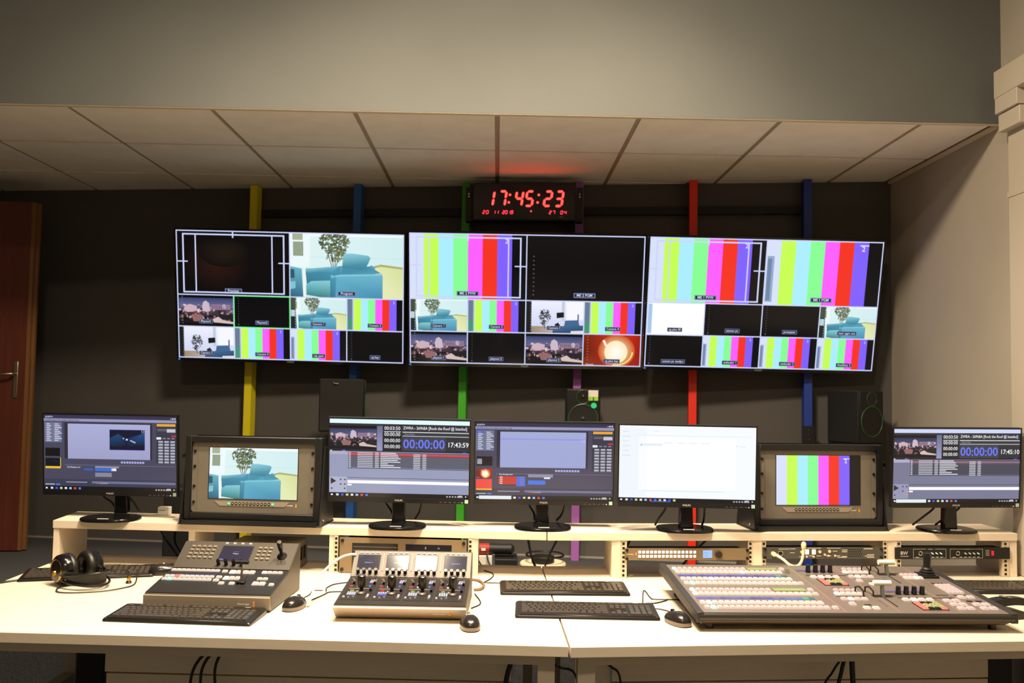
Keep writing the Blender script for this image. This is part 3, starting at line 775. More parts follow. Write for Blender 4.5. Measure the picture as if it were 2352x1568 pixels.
def ui_files(c):
    c.L(1).rect(0, 0, 1, 1, (247, 251, 255)); c.L(2).rect(0, .03, .2, .90, (240, 246, 253)); c.rect(.14, .14, .72, .70, (252, 254, 255)); c.frame(.14, .13, .72, .72, .002, .003, (226, 236, 246))
    c.L(3).rect(.155, .235, .16, .028, (226, 238, 248)); c.rect(.155, .245, .012, .02, (150, 170, 200))
    for k in range(6): c.rect(.02, .08+.062*k, .05+.012*(k % 2), .006, (196, 212, 230))
    for k in range(4): c.rect(.33+.09*k, .22, .06, .005, (200, 214, 232))
    c.rect(.10, .125, .86, .004, (220, 230, 242)); c.rect(.86, .245, .006, .01, (150, 170, 220)); c.rect(.88, .252, .05, .005, (204, 216, 234)); c.rect(.25, .07, .04, .005, (206, 218, 236)); c.rect(.17, .85, .6, .006, (214, 226, 240))
    c.L(4); ui_taskbar(c, False, 11)
    c.L(32).rect(.23, .985, .15, .012, (60, 100, 210))
def monitor(label, pos, rot, base, ui, cables, scale=1.0, **kw):
    MW, MH, AW, AH = .545*scale, .327*scale, .537*scale, .302*scale
    t = thing('computer_monitor', label, 'monitor', (base[0], base[1], SZ), group='desktop monitors on the riser')
    dx, dy, dz = pos[0]-base[0], pos[1]-base[1], pos[2]-SZ
    w, h = MW/2, MH/2
    body = MB().box(-w, w, .004, .022, -h, h)
    body.add([(-.18, .022, -.10), (.18, .022, -.10), (.18, .022, .10), (-.18, .022, .10), (-.14, .048, -.08), (.14, .048, -.08), (.14, .048, .07), (-.14, .048, .07)], [(0, 1, 5, 4), (1, 2, 6, 5), (2, 3, 7, 6), (3, 0, 4, 7), (4, 5, 6, 7)])
    hb = part('display_housing', body, BLACK, t, loc=(dx, dy, dz)); hb.rotation_mode = 'YXZ'; hb.rotation_euler = tuple(R(a) for a in rot)
    bz = MB().box(-w, -AW/2, -.001, .005, -h, h).box(AW/2, w, -.001, .005, -h, h).box(-AW/2, AW/2, -.001, .005, h-.006, h).box(-AW/2, AW/2, -.001, .005, -h, -h+.0185)
    part('bezel', bz, BLACK, hb)
    c = Canvas(AW, AH, .00005); ui(c, **kw); c.build('screen', SCREEN, hb, (0, .0035, .00625))
    print_text(hb, 'PHILIPS', .0095, (196, 190, 176), (0, -.0013, -h+.006))
    part('energy_sticker', B(w-.018, w-.005, -.0018, -.001, -h+.003, -h+.0165), STICKER, hb)
    for k in range(5): part('button_mark', B(w-.115+.018*k, w-.107+.018*k, -.0016, -.001, -h+.005, -h+.0062), mat('button_print', (110, 108, 100), .5), hb)
    part('power_light', B(w-.030, w-.026, -.0016, -.001, -h+.0045, -h+.0065), mat('white_led', (200, 200, 200), .4, emit=(.8, .9, 1), estr=1.2), hb)
    part('stand_neck', MB().prism([(-.027, .012), (.027, .012), (.021, dz-.07), (-.021, dz-.07)], 'y', dy+.040, dy+.075), GLOSSBLACK, t, bevel=.004)
    bs = MB(); o = superellipse(.110, .092, 2.5, 44)
    n = len(o); vs = []
    for sc, z in ((1, .0005), (1.0, .007), (.975, .011), (.80, .014)):
        vs += [(x*sc, y*sc, z) for x, y in o]
    bs.add(vs, [(k*n+i, k*n+(i+1) % n, (k+1)*n+(i+1) % n, (k+1)*n+i) for k in range(3) for i in range(n)], True)
    bs.add(vs[:n], [list(range(n))[::-1]]); bs.add(vs[3*n:], [list(range(n))])
    part('stand_base', bs, GLOSSBLACK, t, loc=(0, 0, 0))
    part('base_label', B(-.020, .022, -.078, -.072, .0137, .0146), WHITELBL, t)
    for cb in cables:
        part('cable', MB().tube(curve([(dx+a, dy+b, dz+c_) for a, b, c_ in cb]), .0042, 8), RUBBER, t)
    return t
CB = [[(-.055, .04, -.13), (-.055, .05, -.165), (-.035, .07, -.20), (-.03, .10, -.232)], [(.085, .04, -.13), (.085, .05, -.17), (.075, .07, -.205), (.058, .10, -.232)]]
CB0 = [[(-.045, .04, -.13), (-.04, .05, -.17), (-.01, .06, -.195), (.0, .09, -.235)], [(.045, .04, -.13), (.06, .045, -.165), (.075, .06, -.19), (.076, .12, -.235)]]
CB3 = [[(-.07, .04, -.13), (-.075, .05, -.17), (-.10, .06, -.21), (-.105, .09, -.235)], [(.075, .04, -.13), (.078, .05, -.175), (.08, .07, -.21), (.08, .10, -.235)]]
CB4 = [[(-.06, .04, -.13), (-.07, .05, -.165), (-.11, .055, -.20), (-.14, .08, -.235)], [(.04, .04, -.13), (.03, .05, -.165), (-.01, .06, -.195), (-.05, .08, -.235)]]
monitor('computer monitor showing a title graphics program, above the headphones', (-1.538, 3.611, 1.162), (5.56, .05, -2.82), (-1.505, 3.565), ui_graphics, CB0)
monitor('computer monitor showing a playout list with a red row, above the control panel', (-.373, 3.468, 1.168), (6.83, .34, -1.04), (-.375, 3.476), ui_playout, CB, clock='17:43:59')
monitor('computer monitor showing a graphics program with red list and orange cup thumbnail', (.186, 3.498, 1.163), (7.54, -.16, -.78), (.183, 3.497), ui_graphics, CB, second=True)
monitor('computer monitor showing a nearly blank white window', (.727, 3.42, 1.167), (3.22, .16, -2.56), (.734, 3.497), ui_files, CB3, scale=.963)
monitor('computer monitor showing a playout list, beside the right wall', (1.801, 3.4965, 1.1706), (4.54, -.47, 3.32), (1.795, 3.575), ui_playout, CB4, scale=.9597, clock='17:45:10', second=True)

# ---------------------------------------------------------------- rack-mount preview monitors in tilting black frames
def preview_monitor(label, loc, rz, pic, knob_side):
    t = thing('preview_monitor', label, 'preview monitor', loc, rz, 'preview monitors in black frames')
    # loc = centre foot on the riser; the panel centre sits .177 above it
    PZ = .177
    fr_ = MB(); ow, oh, iw, ih = .266, .158, .2425, .134
    fr_.box(-ow, -iw, -.004, .05, PZ-oh, PZ+oh).box(iw, ow, -.004, .05, PZ-oh, PZ+oh).box(-iw, iw, -.004, .05, PZ+ih, PZ+oh).box(-iw, iw, -.004, .05, PZ-oh, PZ-ih)
    part('frame', fr_, BLACKPAINT, t, bevel=.002)
    ft = MB().box(-.277, .277, -.030, .165, .001, .005)
    part('foot_plate', ft, BLACKPAINT, t, bevel=.001)
    part('front_lip', B(-.262, .262, -.032, -.028, .001, .018), BLACKPAINT, t)
    for s in (-1, 1):
        sd = MB().prism([(-.028, .003), (.165, .003), (.165, .03), (.060, .30), (.028, .30), (-.006, .10)], 'x', s*.2685, s*.2735)
        sp = part('side_bracket', sd, BLACKPAINT, t)
        if s == knob_side: part('tilt_knob', MB().cyl((s*.273, .035, .255), .016, s*.016, 'x', 16), BLACK, sp)
        part('bolt', MB().cyl((s*.273, .02, .02), .005, s*.003, 'x', 10), CHROME, sp)
        part('bolt', MB().cyl((s*.24, -.02, .005), .005, .002, 'z', 10), CHROME, t)
    pn = part('panel', MB().prism(rrect(.2413, .133, .012), 'y', .006, .012), GREYPANEL, t, loc=(0, 0, PZ))
    for s in (-1, 1):
        part('ear_line', B(s*.2195-.0006, s*.2195+.0006, .0053, .0061, -.132, .132), mat('panel_groove', (92, 84, 72), .5), pn)
        for z in (.10, .042, -.034, -.095): part('rack_screw', MB().cyl((s*.231, .0065, z), .0055, -.004, 'y', 12), BLACK, pn)
    part('screen_edge', B(-.176, .176, .0048, .0062, -.081, .117), BLACKM, pn)
    c = Canvas(.346, .194, .00005); c.view(); pic(c); c.build('screen', SCREEN, pn, (0, .0046, .018))
    part('button_plate', MB().prism([(-.15, -.089), (.145, -.089), (.125, -.107), (-.128, -.107)], 'y', .0045, .0065), mat('panel_light_inset', (150, 140, 124), .4, metal=.2), pn)
    for k in range(13):
        part('button', MB().cyl((-.092+.0143*k, .0046, -.0975), .0056, -.0015, 'y', 12), mat('green_lit_button', (60, 120, 80), .4, emit=(.1, .8, .35), estr=.8) if k in (0, 12) and knob_side < 0 else BLACK, pn)
        part('button_glyph', B(-.0945+.0143*k, -.0895+.0143*k, .0029, .0031, -.0985, -.0965), WHITELBL, pn)
    print_text(pn, 'Blackmagic', .0075, (224, 216, 200), (.142, .0055, -.1025))
    part('maker_mark', B(.168, .1725, .0052, .006, -.108, -.096), mat('orange_mark', (232, 150, 40), .5), pn)
    print_text(pn, 'REC   STANDBY', .006, (190, 140, 70), (-.14, .0055, .121), name='print')
    return t
def rrect(w, h, r, n=5):
    o = []
    for cx, cz, a0 in ((w-r, h-r, 0), (-w+r, h-r, 90), (-w+r, -h+r, 180), (w-r, -h+r, 270)):
        for k in range(n+1):
            a = R(a0+90*k/n); o.append((cx+r*math.cos(a), cz+r*math.sin(a)))
    return o
preview_monitor('rack preview monitor in a black frame showing the teal armchair', (-.933, 3.475, SZ), -4.74, lambda c: pic_chair(c, seed=9), -1)
preview_monitor('rack preview monitor in a black frame showing colour bars', (1.275, 3.545, SZ), 5.57, lambda c: pic_bars(c, 0, True), 1)

# ---------------------------------------------------------------- loudspeakers
GREENRING = mat('green_trim_ring', (40, 82, 38), .35)
def loudspeaker(label, loc, rz, w=.176, h=.265, d=.20, sticker=False, arm=None, glint=False):
    t = thing('loudspeaker', label, 'loudspeaker', loc, rz, 'black loudspeakers on wall brackets')
    part('cabinet', B(-w/2, w/2, 0, d, 0, h), mat('speaker_black', (8, 8, 8), .75), t, bevel=.006)
    part('baffle', B(-w/2+.004, w/2-.004, -.006, .001, .004, h-.004), BLACK, t, bevel=.003)
    def ring(z, r, tr): return MB().torus((0, -.007, z), r, tr, 'y', 36, 8)
    wz, tz = h*.415, h*.845
    part('woofer_ring', ring(wz, .076, .0028), GREENRING, t); part('tweeter_ring', ring(tz, .035, .0017), GREENRING, t)
    part('woofer_cone', MB().lathe([(.074, -.0075), (.066, -.008), (.030, .0), (.028, -.004), (.001, -.010)], (0, 0, wz), 'y', 32), mat('cone_black', (16, 14, 16), .45), t)
    part('tweeter_dome', MB().lathe([(.034, -.0075), (.016, -.003), (.012, -.007), (.001, -.011)], (0, 0, tz), 'y', 28), mat('dome_black', (26, 24, 22), .3), t)
    if sticker:
        part('sticker', B(w/2-.062, w/2-.012, -.0085, -.0062, tz+.0, tz+.034), WHITELBL, t)
        part('sticker_stripe', MB().box(w/2-.062, w/2-.039, -.0085, -.0062, tz-.019, tz-.0005).box(w/2-.034, w/2-.012, -.0085, -.0062, tz-.019, tz-.0005), mat('lime_print', (150, 220, 60), .5), t)
        part('volume_knob', MB().cyl((w/2-.034, -.0065, tz-.044), .0145, -.008, 'y', 18), mat('green_lit_knob', (10, 60, 30), .4, emit=(.03, .75, .28), estr=.8), t)
    part('bracket_shelf', B(-w/2-.005, w/2+.005, .0, d-.01, -.012, -.0005), BLACKPAINT, t)
    if arm: part('bracket_arm', MB().tube(arm, .013, 8), BLACKPAINT, t)
    return t
loudspeaker('small black loudspeaker with a white sticker, facing the room', (.440, 4.60, 1.192), -3, sticker=True, arm=[(0, .12, -.02), (0, .19, -.03), (0, .288, -.03)])
loudspeaker('black loudspeaker turned towards the right wall, beside the dark blue post', (1.878, 4.49, 1.205), 27, arm=[(0, .12, -.02), (-.03, .16, -.03), (-.11, .27, -.03)])
ls = loudspeaker('black loudspeaker turned sideways below the armchair wall screen', (-.70, 4.72, 1.218), 98, d=.225, h=.27, arm=[(0, .12, -.02), (.06, .125, -.03), (.305, .125, -.03)])
part('corner_clip', MB().tube([(-.089, .13, .247), (-.093, .135, .243), (-.093, .15, .245), (-.089, .155, .25)], .004, 6), CHROME, ls)
o = thing('bracket_plate', 'black bracket plate with pale screws on the dark blue post', 'bracket', (1.640, 4.716, 1.19), WALL_YAW)
part('plate', B(-.03, .034, -.006, 0, 0, .09), BLACKPAINT, o)
for x, z in ((.0, .07), (.0, .045), (.005, .02)): part('screw', MB().cyl((x, -.006, z), .005, -.004, 'y', 10), CHROME, o)

# ---------------------------------------------------------------- rack units under the risers
def rack(name, label, cat, x, f, rz, z, hh):
    return thing(name, label, cat, (x, f(x)-.004, z), rz)
ss = rack('dual_screen_rack_unit', 'tan rack unit with two small dark screens, behind the camera control panel', 'rack unit', -.348, fl, math.degrees(math.atan(-.069)), DZ+.002, .133)
TAN = mat('tan_rack_metal', (132, 114, 86), .42, metal=.3)
part('panel', B(-.2413, .2413, 0, .004, 0, .132), TAN, ss)
part('chassis', B(-.215, .215, .004, .07, .003, .130), BLACKM, ss)
for s in (-1, 1):
    for z in (.120, .012): part('rack_screw', MB().cyl((s*.231, 0, z), .0065, -.004, 'y', 12), BLACK, ss)
c = Canvas(.175, .098, .0001); c.rect(0, 0, 1, 1, (20, 16, 18))
c.L(1)
for k in range(4): c.rect(.02, .12+.14*k, .96, .035, (120, 96, 60))
c.build('screen', SCREEN, ss, (-.106, -.0006, .063), None)
c = Canvas(.175, .098, .0001); c.rect(0, 0, 1, 1, (14, 12, 24)); c.L(1).rect(.45, .32, .2, .03, (80, 70, 190)); c.rect(.42, .08, .03, .1, (140, 140, 130)); c.rect(.70, .1, .04, .06, (130, 140, 110))
c.build('screen', SCREEN, ss, (.098, -.0006, .063), None)

ry = math.degrees(math.atan(.076))
vh = rack('router_control_panel', 'slim tan rack panel with two rows of round white lit buttons', 'rack unit', .7315, fr, ry, .8125, .0445)
part('panel', B(-.2413, .2413, 0, .004, 0, .0440), TAN, vh)
part('chassis', B(-.215, .215, .004, .06, .002, .042), BLACKM, vh)
bm_ = MB().box(-.0052, .0052, -.0025, .0, -.0052, .0052).mesh('button', mat('white_lit_button', (230, 214, 214), .4, emit=(1.0, .86, .84), estr=.75), .0018)
for j in range(2):
    for k in range(15): link('button', bm_, vh, loc=(-.185+.0152*k, 0, .0145+.0155*j))
c = Canvas(.036, .029); c.rect(0, 0, 1, 1, (170, 208, 255)); c.L(1).rect(.1, .3, .5, .06, (120, 160, 220)); c.rect(.0, .5, 1, .04, (140, 180, 235)); c.rect(.15, .7, .4, .06, (120, 160, 220)); c.build('display', SCREEN, vh, (.078, -.0008, .0225))
part('control_knob', MB().cyl((.120, 0, .0225), .0138, -.012, 'y', 24, .0125), mat('dark_brown_knob', (52, 44, 36), .25), vh)
part('maker_mark', B(-.201, -.196, -.0008, 0, .018, .028), MATS['orange_mark'], vh)
print_text(vh, 'Blackmagic', .006, (226, 216, 196), (-.222, -.0008, .0205))
for s in (-1, 1):
    for z in (.037, .006): part('rack_screw', MB().cyl((s*.2335, 0, z), .0055, -.004, 'y', 12), BLACK, vh)

ic = rack('intercom_panel', 'slim dark intercom rack panel with a cream gooseneck microphone', 'intercom', 1.2655, fr, ry, .8165, .0445)
part('panel', B(-.2413, .2413, 0, .004, 0, .0440), mat('dark_grey_panel', (72, 70, 64), .42), ic)
part('chassis', B(-.215, .215, .004, .06, .002, .042), BLACKM, ic)
for x in (-.201, -.172): part('socket', MB().cyl((x, 0, .022 if x > -.19 else .020), .0092, -.003, 'y', 18), CHROME if x < -.19 else BLACK, ic)
part('socket_rim', MB().torus((-.172, -.003, .022), .0092, .0012, 'y', 20, 6), CHROME, ic)
LIT = mat('warm_lit_key', (240, 232, 200), .4, emit=(1.0, .92, .68), estr=.95)
CREAMB = mat('cream_button', (226, 190, 160), .45)
for x in (-.066, -.039): part('talk_key', B(x-.0075, x+.0075, -.003, 0, .017, .036), LIT, ic, bevel=.001)
for x, z, r in ((-.087, .026, .0058), (-.015, .027, .0058), (.024, .0285, .0058), (-.067, .009, .0042), (-.040, .009, .0042), (.005, .016, .0042), (.020, .012, .004), (.046, .012, .004)):
    part('button', MB().cyl((x, 0, z), r, -.003, 'y', 14), CREAMB, ic)
c = Canvas(.46, .043)
for (x, y, w_, h_) in ((.09, .12, .07, .045), (.145, .12, .05, .045), (.19, .1, .06, .045), (.19, .45, .05, .045), (.34, .05, .15, .04), (.51, .05, .15, .04), (.27, .8, .05, .05), (.35, .72, .05, .05), (.42, .72, .05, .05), (.50, .72, .06, .05), (.585, .72, .05, .05), (.64, .2, .06, .06), (.64, .35, .07, .06), (.60, .85, .1, .05), (.64, .78, .06, .05), (.56, .3, .05, .05), (.83, .08, .1, .07), (.86, .62, .08, .05), (.84, .74, .1, .05), (.86, .86, .08, .05)):
    c.rect(x+.02, y, w_*.8, h_, (214, 208, 190))
c.build('print', PRINT, ic, (0, -.0005, .022))
hm_ = MB().cyl((0, 0, 0), .0024, -.0006, 'y', 8).mesh('speaker_hole', HOLE)
for j in range(4):
    for k in range(7): link('speaker_hole', hm_, ic, loc=(.098+.0085*k+(.004 if j % 2 else 0), 0, .010+.0085*j))
CREAM = mat('cream_gooseneck', (236, 216, 172), .35)
gn = part('gooseneck', MB().tube(curve([(-.201, -.003, .020), (-.196, -.03, .018), (-.182, -.055, .008), (-.165, -.075, -.008), (-.145, -.085, -.012), (-.128, -.085, .0), (-.119, -.084, .022), (-.114, -.080, .050)]), .0052, 10), CREAM, ic)
part('connector', MB().cyl((-.201, -.003, .020), .0085, -.014, 'y', 16), CREAM, ic)
part('microphone_head', MB().lathe([(.0055, 0), (.0085, .006), (.0098, .018), (.008, .027), (.003, .031)], (-.113, -.080, .048), 'z', 18), CREAM, ic)
for s in (-1, 1):
    for z in (.037, .006): part('rack_screw', MB().cyl((s*.2325, 0, z), .0055, -.004, 'y', 12), BLACK, ic)

bw = rack('headset_station_rack_unit', 'slim black rack unit with two outlined sections and a red switch', 'rack unit', 1.788, fr, ry, .815, .0445)
part('panel', B(-.2355, .2355, 0, .004, 0, .0445), BLACKPAINT, bw)
part('chassis', B(-.205, .205, .004, .06, .002, .043), BLACKM, bw)
c = Canvas(.471, .0445)
W_ = (206, 202, 192)
c.text('BW', .045, .62, .42, (196, 190, 190)); c.rect(.045, .72, .07, .07, (150, 146, 146))
for x in (.155, .475):
    c.frame(x, .12, .285, .80, .002, .022, W_); c.L(1).rect(x+.11, .09, .08, .07, (40, 40, 40)); c.L(2).text('CHANNEL '+('1' if x < .3 else '2'), x+.15, .17, .09, W_, 'c')
    for k in range(5): c.rect(x+.085+.038*k, .80, .022, .05, W_)
    c.rect(x+.02, .82, .03, .04, W_)
for k in range(4): c.rect(.785, .22+.14*k, .035, .05, (170, 160, 150))
c.build('print', PRINT, bw, (0, -.0006, .0222))
for x in (-.133, .020):
    part('jack_socket', MB().torus((x, -.001, .0225), .0072, .0016, 'y', 20, 6), CHROME, bw)
    for k in range(4): part('toggle_switch', MB().tube([(x+.028+.0175*k, 0, .024), (x+.030+.0175*k, -.010, .021)], .0022, 8), mat('pale_switch', (206, 226, 220), .3), bw)
part('power_switch', B(.158, .168, -.004, 0, .014, .032), mat('red_lit_switch', (160, 10, 16), .35, emit=(.6, .02, .03), estr=.7), bw, bevel=.001)

# ---------------------------------------------------------------- large vision mixer panel
DECK = mat('warm_grey_deck', (106, 98, 91), .4, metal=.15, noise=(20, .03))
KEYW = mat('white_lit_key', (142, 130, 122), .4, emit=(1.0, .88, .80), estr=.45)
KEYP = mat('pink_lit_key', (134, 120, 115), .4, emit=(1.0, .80, .78), estr=.40)
KEYG = mat('green_lit_key', (120, 200, 160), .4, emit=(.35, 1.0, .66), estr=.9)
KEYR = mat('red_lit_key', (220, 70, 60), .4, emit=(1.0, .25, .18), estr=.8)
KEYH = mat('bright_lit_key', (130, 126, 120), .4, emit=(1.0, .97, .92), estr=.7)
LCDG = mat('olive_lcd', (120, 128, 84), .3, emit=(.10, .11, .05), estr=.5)
KEYOL = mat('olive_key', (136, 140, 96), .45, emit=(.10, .10, .04), estr=.4)
EDGE = mat('dark_olive_edge', (32, 29, 25), .4)
vm = thing('vision_mixer', 'large grey vision mixer panel with long rows of lit white buttons', 'vision mixer', (1.085, 2.692, DZ), 1.6)
VW, VD = .93, .53
tilt = math.atan2(.038, VD)
prof = [(.035, .014), (.0, .030), (.0, .052), (VD, .090), (VD, .056), (VD-.03, .048)]
part('chassis', MB().prism(prof, 'x', -VW/2, VW/2), mat('brown_steel_case', (92, 76, 56), .45), vm)
part('front_trim', MB().tube([(-VW/2-.012, .004, .043), (VW/2+.012, .004, .043)], .0125, 12), EDGE, vm)
for s in (-1, 1):
    xx = sorted((s*VW/2, s*(VW/2+.022)))
    part('side_rail', MB().prism([(-.006, .028), (-.006, .058), (VD+.005, .097), (VD+.005, .066)], 'x', xx[0], xx[1]), mat('charcoal_rail', (40, 37, 37), .45), vm, bevel=.002)
    for y in (.045, VD-.06): part('foot', MB().cyl((s*(VW/2-.03), y, .0005), .012, .020 if y < .1 else .048, 'z', 14), BLACK, vm)
deck = part('deck_plate', B(0, VW, 0, .527, -.001, .0022), DECK, vm, loc=(-VW/2, .002, .0535), rot=(tilt, 0, 0))
KC = {}
def key(parent, u, v, w, d, m, h=.0055, z=.0022):
    k = (round(w, 4), round(d, 4), m.name, h)
    if k not in KC: KC[k] = MB().frus(-w/2, w/2, -d/2, d/2, 0, h, min(w, d)*.13).mesh('button', m)
    return link('button', KC[k], parent, loc=(u, v, z))
def keyrow(parent, u0, u1, v, n, d, m, hot=(), fill=.84, skip=()):
    p = (u1-u0)/n
    for k in range(n):
        if k in skip: continue
        mm = dict(hot).get(k, m)
        key(parent, u0+p*(k+.5), v, p*fill, d, mm)
keyrow(deck, .010, .270, .470, 14, .022, KEYP, [(0, KEYH)]); keyrow(deck, .012, .386, .432, 20, .024, KEYW, [(12, KEYH)])
keyrow(deck, .012, .392, .348, 20, .024, KEYW, [(5, KEYH)]); keyrow(deck, .012, .394, .300, 20, .024, KEYW, [(1, KEYG)])
keyrow(deck, .012, .278, .224, 14, .022, KEYP, [(0, KEYH)]); keyrow(deck, .012, .396, .184, 20, .024, KEYW, [(0, KEYH)])
keyrow(deck, .012, .398, .092, 20, .024, KEYW, [(1, KEYH)]); keyrow(deck, .014, .400, .046, 20, .024, KEYP, [(1, KEYG)])
for u, v in ((.403, .300), (.408, .228), (.408, .184), (.416, .046), (.398, .472)): key(deck, u, v, .017, .022, KEYP)
for v0 in (.374, .126):
    c = Canvas(.375, .020)
    for k in range(20): c.rect(k/20, 0, .05, 1, [(110, 106, 214), (124, 112, 206), (96, 104, 220), (140, 112, 190), (90, 96, 190)][k % 5] if k < 18 else ((70, 190, 150) if k == 18 else (60, 110, 120)))
    c.build('name_strip', SCREEN, deck, (.20, v0+.014, .003), (R(-90), 0, 0))
for (u, v) in ((.328, .470), (.338, .226)): part('label_display', B(u-.052, u+.052, v-.014, v+.014, .002, .0055), LCDG, deck, bevel=.001)
part('round_knob', MB().cyl((.402, .430, .0022), .009, .010, 'z', 16), CHROME, deck)
mm_ = mat('purple_strip', (86, 76, 128), .35)
part('meter_strip', B(.446, .572, .452, .470, .002, .0042), mm_, deck)
part('meter_strip', B(.650, .778, .212, .230, .002, .0042), mm_, deck)
KNB = MB().cyl((0, 0, 0), .0085, .026, 'z', 16, .0075).mesh('rotary_knob', GLOSSBLACK)
for u in (.480, .506, .532, .558): link('rotary_knob', KNB, deck, loc=(u, .440, .0022))
for u in (.679, .705, .731, .757): link('rotary_knob', KNB, deck, loc=(u, .190, .0022))
part('groove_line', B(.458, .598, .399, .403, .0022, .003), HOLE, deck); part('groove_line', B(.66, .80, .150, .154, .0022, .003), HOLE, deck)
for i, u in enumerate((.477, .503, .529, .555)): key(deck, u, .380, .020, .020, KEYH if i == 1 else KEYW)
for i, u in enumerate((.676, .702, .727, .753)): key(deck, u, .132, .020, .020, KEYH if i == 1 else KEYW)
for pu, pv in ((.478, .282), (.680, .030)):
    kp = part('keypad_tray', B(pu, pu+.082, pv, pv+.074, .002, .004), mat('keypad_tray_black', (26, 26, 22), .5), deck)
    for j in range(4):
        for k in range(4):
            m_ = KEYR if (k == 0 or (j == 0 and k == 3)) else (BLACK if (j in (0, 3) and k in (1, 2)) else KEYOL)
            key(deck, pu+.0115+.0197*k, pv+.011+.0175*j, .016, .0145, m_, .004, .004)
# transition blocks: upper and lower
for (u0, v0, hu) in ((.612, .312, 0), (.480, .060, 0)):
    for k in range(4): key(deck, u0+.020*k+.012, v0+.168, .015, .016, KEYP)
    for k in range(5): key(deck, u0+.019*k, v0+.130, .016, .020, KEYH if k == 0 else KEYW)
    for k in range(4): key(deck, u0+.022*k, v0+.076, .018, .020, KEYH if k == 1 else KEYP)
    part('groove_line', B(u0-.015, u0+.082, v0+.100, v0+.103, .0022, .003), HOLE, deck)
    key(deck, u0+.006, v0+.026, .019, .022, KEYP); key(deck, u0+.034, v0-.012, .020, .020, KEYW); key(deck, u0+.062, v0-.014, .020, .020, KEYW)
    part('small_window', B(u0+.040, u0+.060, v0+.014, v0+.022, .002, .0035), HOLE, deck)
    su, sv = u0+.136, v0+.005
    part('slot', B(su-.002, su+.002, sv-.004, sv+.115, .0022, .0032), HOLE, deck); part('slot', B(su-.031, su-.028, sv+.0, sv+.062, .0022, .0032), mm_, deck)
    part('lever_plate', B(su-.030, su+.030, sv+.092, sv+.112, .002, .004), EDGE, deck)
    part('lever_arm', MB().prism([(sv+.086, .002), (sv+.104, .002), (sv+.112, .040), (sv+.100, .042)], 'x', su-.004, su+.004), mat('grey_lever', (110, 112, 106), .35, metal=.5), deck)
    part('lever_handle', MB().tube([(su-.028, sv+.106, .044), (su+.028, sv+.106, .044)], .0088, 14), mat('pale_lever_grip', (214, 220, 208), .35), deck)
    for du in (-.066, -.034):
        part('wire_guard', MB().tube([(su+du, sv+.150, .002), (su+du, sv+.150, .018), (su+du+.003, sv+.128, .026), (su+du+.006, sv+.105, .018), (su+du+.006, sv+.100, .002)], .0026, 8), BLACK, deck)
for u, v in ((.800, .412), (.816, .412), (.832, .412), (.848, .412)): key(deck, u, v, .014, .020, KEYP)
for i, u in enumerate((.796, .813, .830, .846)): key(deck, u, .376, .015, .022, KEYH if i == 2 else KEYW)
jy = part('joystick_base', B(.852, .912, .372, .432, .002, .010), BLACK, deck, bevel=.002)
part('joystick_boot', MB().lathe([(.027, .010), (.027, .014), (.020, .016), (.023, .021), (.016, .024), (.018, .029), (.012, .034)], (.882, .402, 0), 'z', 24), RUBBER, deck)
part('joystick_stick', MB().cyl((.882, .402, .030), .0115, .052, 'z', 18, .0135), BLACK, deck)
part('small_window', B(.850, .893, .307, .317, .002, .0035), mat('violet_window', (52, 44, 60), .3), deck)
for j in range(4):
    for k in range(4): key(deck, .858+.0132*k, .212+.0245*j, .0118, .0215, KEYP)
for (a_, b_) in ((.800, .838), (.856, .912)): part('groove_line', B(a_, b_, .180, .184, .0022, .003), HOLE, deck)
part('small_window', B(.806, .842, .147, .157, .002, .0035), MATS['violet_window'], deck)
for (u, v) in ((.804, .124), (.832, .124), (.806, .086), (.834, .086), (.808, .048), (.836, .048), (.870, .160), (.899, .160), (.878, .086), (.906, .086), (.880, .048), (.908, .048)): key(deck, u, v, .022, .022, KEYP)
for u in (.874, .903): part('small_window', B(u-.009, u+.009, .116, .126, .002, .0035), HOLE, deck)
for a_ in (.435, .600, .788, .850):
    part('seam_line', B(a_-.0006, a_+.0006, .010, .51, .0022, .0027), mat('copper_seam', (170, 124, 92), .5), deck)

# ---------------------------------------------------------------- small vision mixer (left)
KEYD = mat('cream_lit_key', (112, 102, 92), .4, emit=(1.0, .88, .76), estr=.6)
KEYS_ = mat('small_grey_key', (112, 104, 94), .4)
at_ = thing('compact_vision_mixer', 'compact vision mixer with a raised grey rear panel and joystick', 'vision mixer', (-.895, 2.842, DZ), -3.7)
GREYM = mat('taupe_metal_case', (70, 65, 58), .4, metal=.3, noise=(30, .03))
prof = [(.014, .003), (0, .016), (0, .046), (.006, .051), (.205, .088), (.312, .160), (.322, .160), (.33, .150), (.33, .003)]
part('case', MB().prism(prof, 'x', -.20, .20), GREYM, at_, bevel=.0025)
FRONTM = mat('brightened_taupe_metal', (138, 126, 110), .45, metal=.1)
part('bright_front_strip', MB().prism([(.0135, .003), (-.0015, .015), (-.0015, .0455), (.002, .0475)], 'x', -.2005, .2005), FRONTM, at_)  # strip added over the case front, coloured paler so the face reads as lit
t1 = math.atan2(.037, .199)
dk = part('key_deck', B(-.198, .198, .002, .200, 0, .002), mat('charcoal_deck', (28, 26, 25), .42), at_, loc=(0, .006, .0512), rot=(t1, 0, 0))
def U(u): return u-.20
def krow(par, u0, u1, v, n, d, m, hot={}, z=.002, h=.005):
    p = (u1-u0)/n
    for k in range(n): key(par, U(u0+p*(k+.5)), v, p*.93, d, hot.get(k, m), h, z)
krow(dk, .008, .172, .182, 10, .012, KEYD); krow(dk, .008, .172, .130, 10, .012, KEYD, {2: KEYR}); krow(dk, .008, .172, .106, 10, .012, KEYD, {1: KEYG})
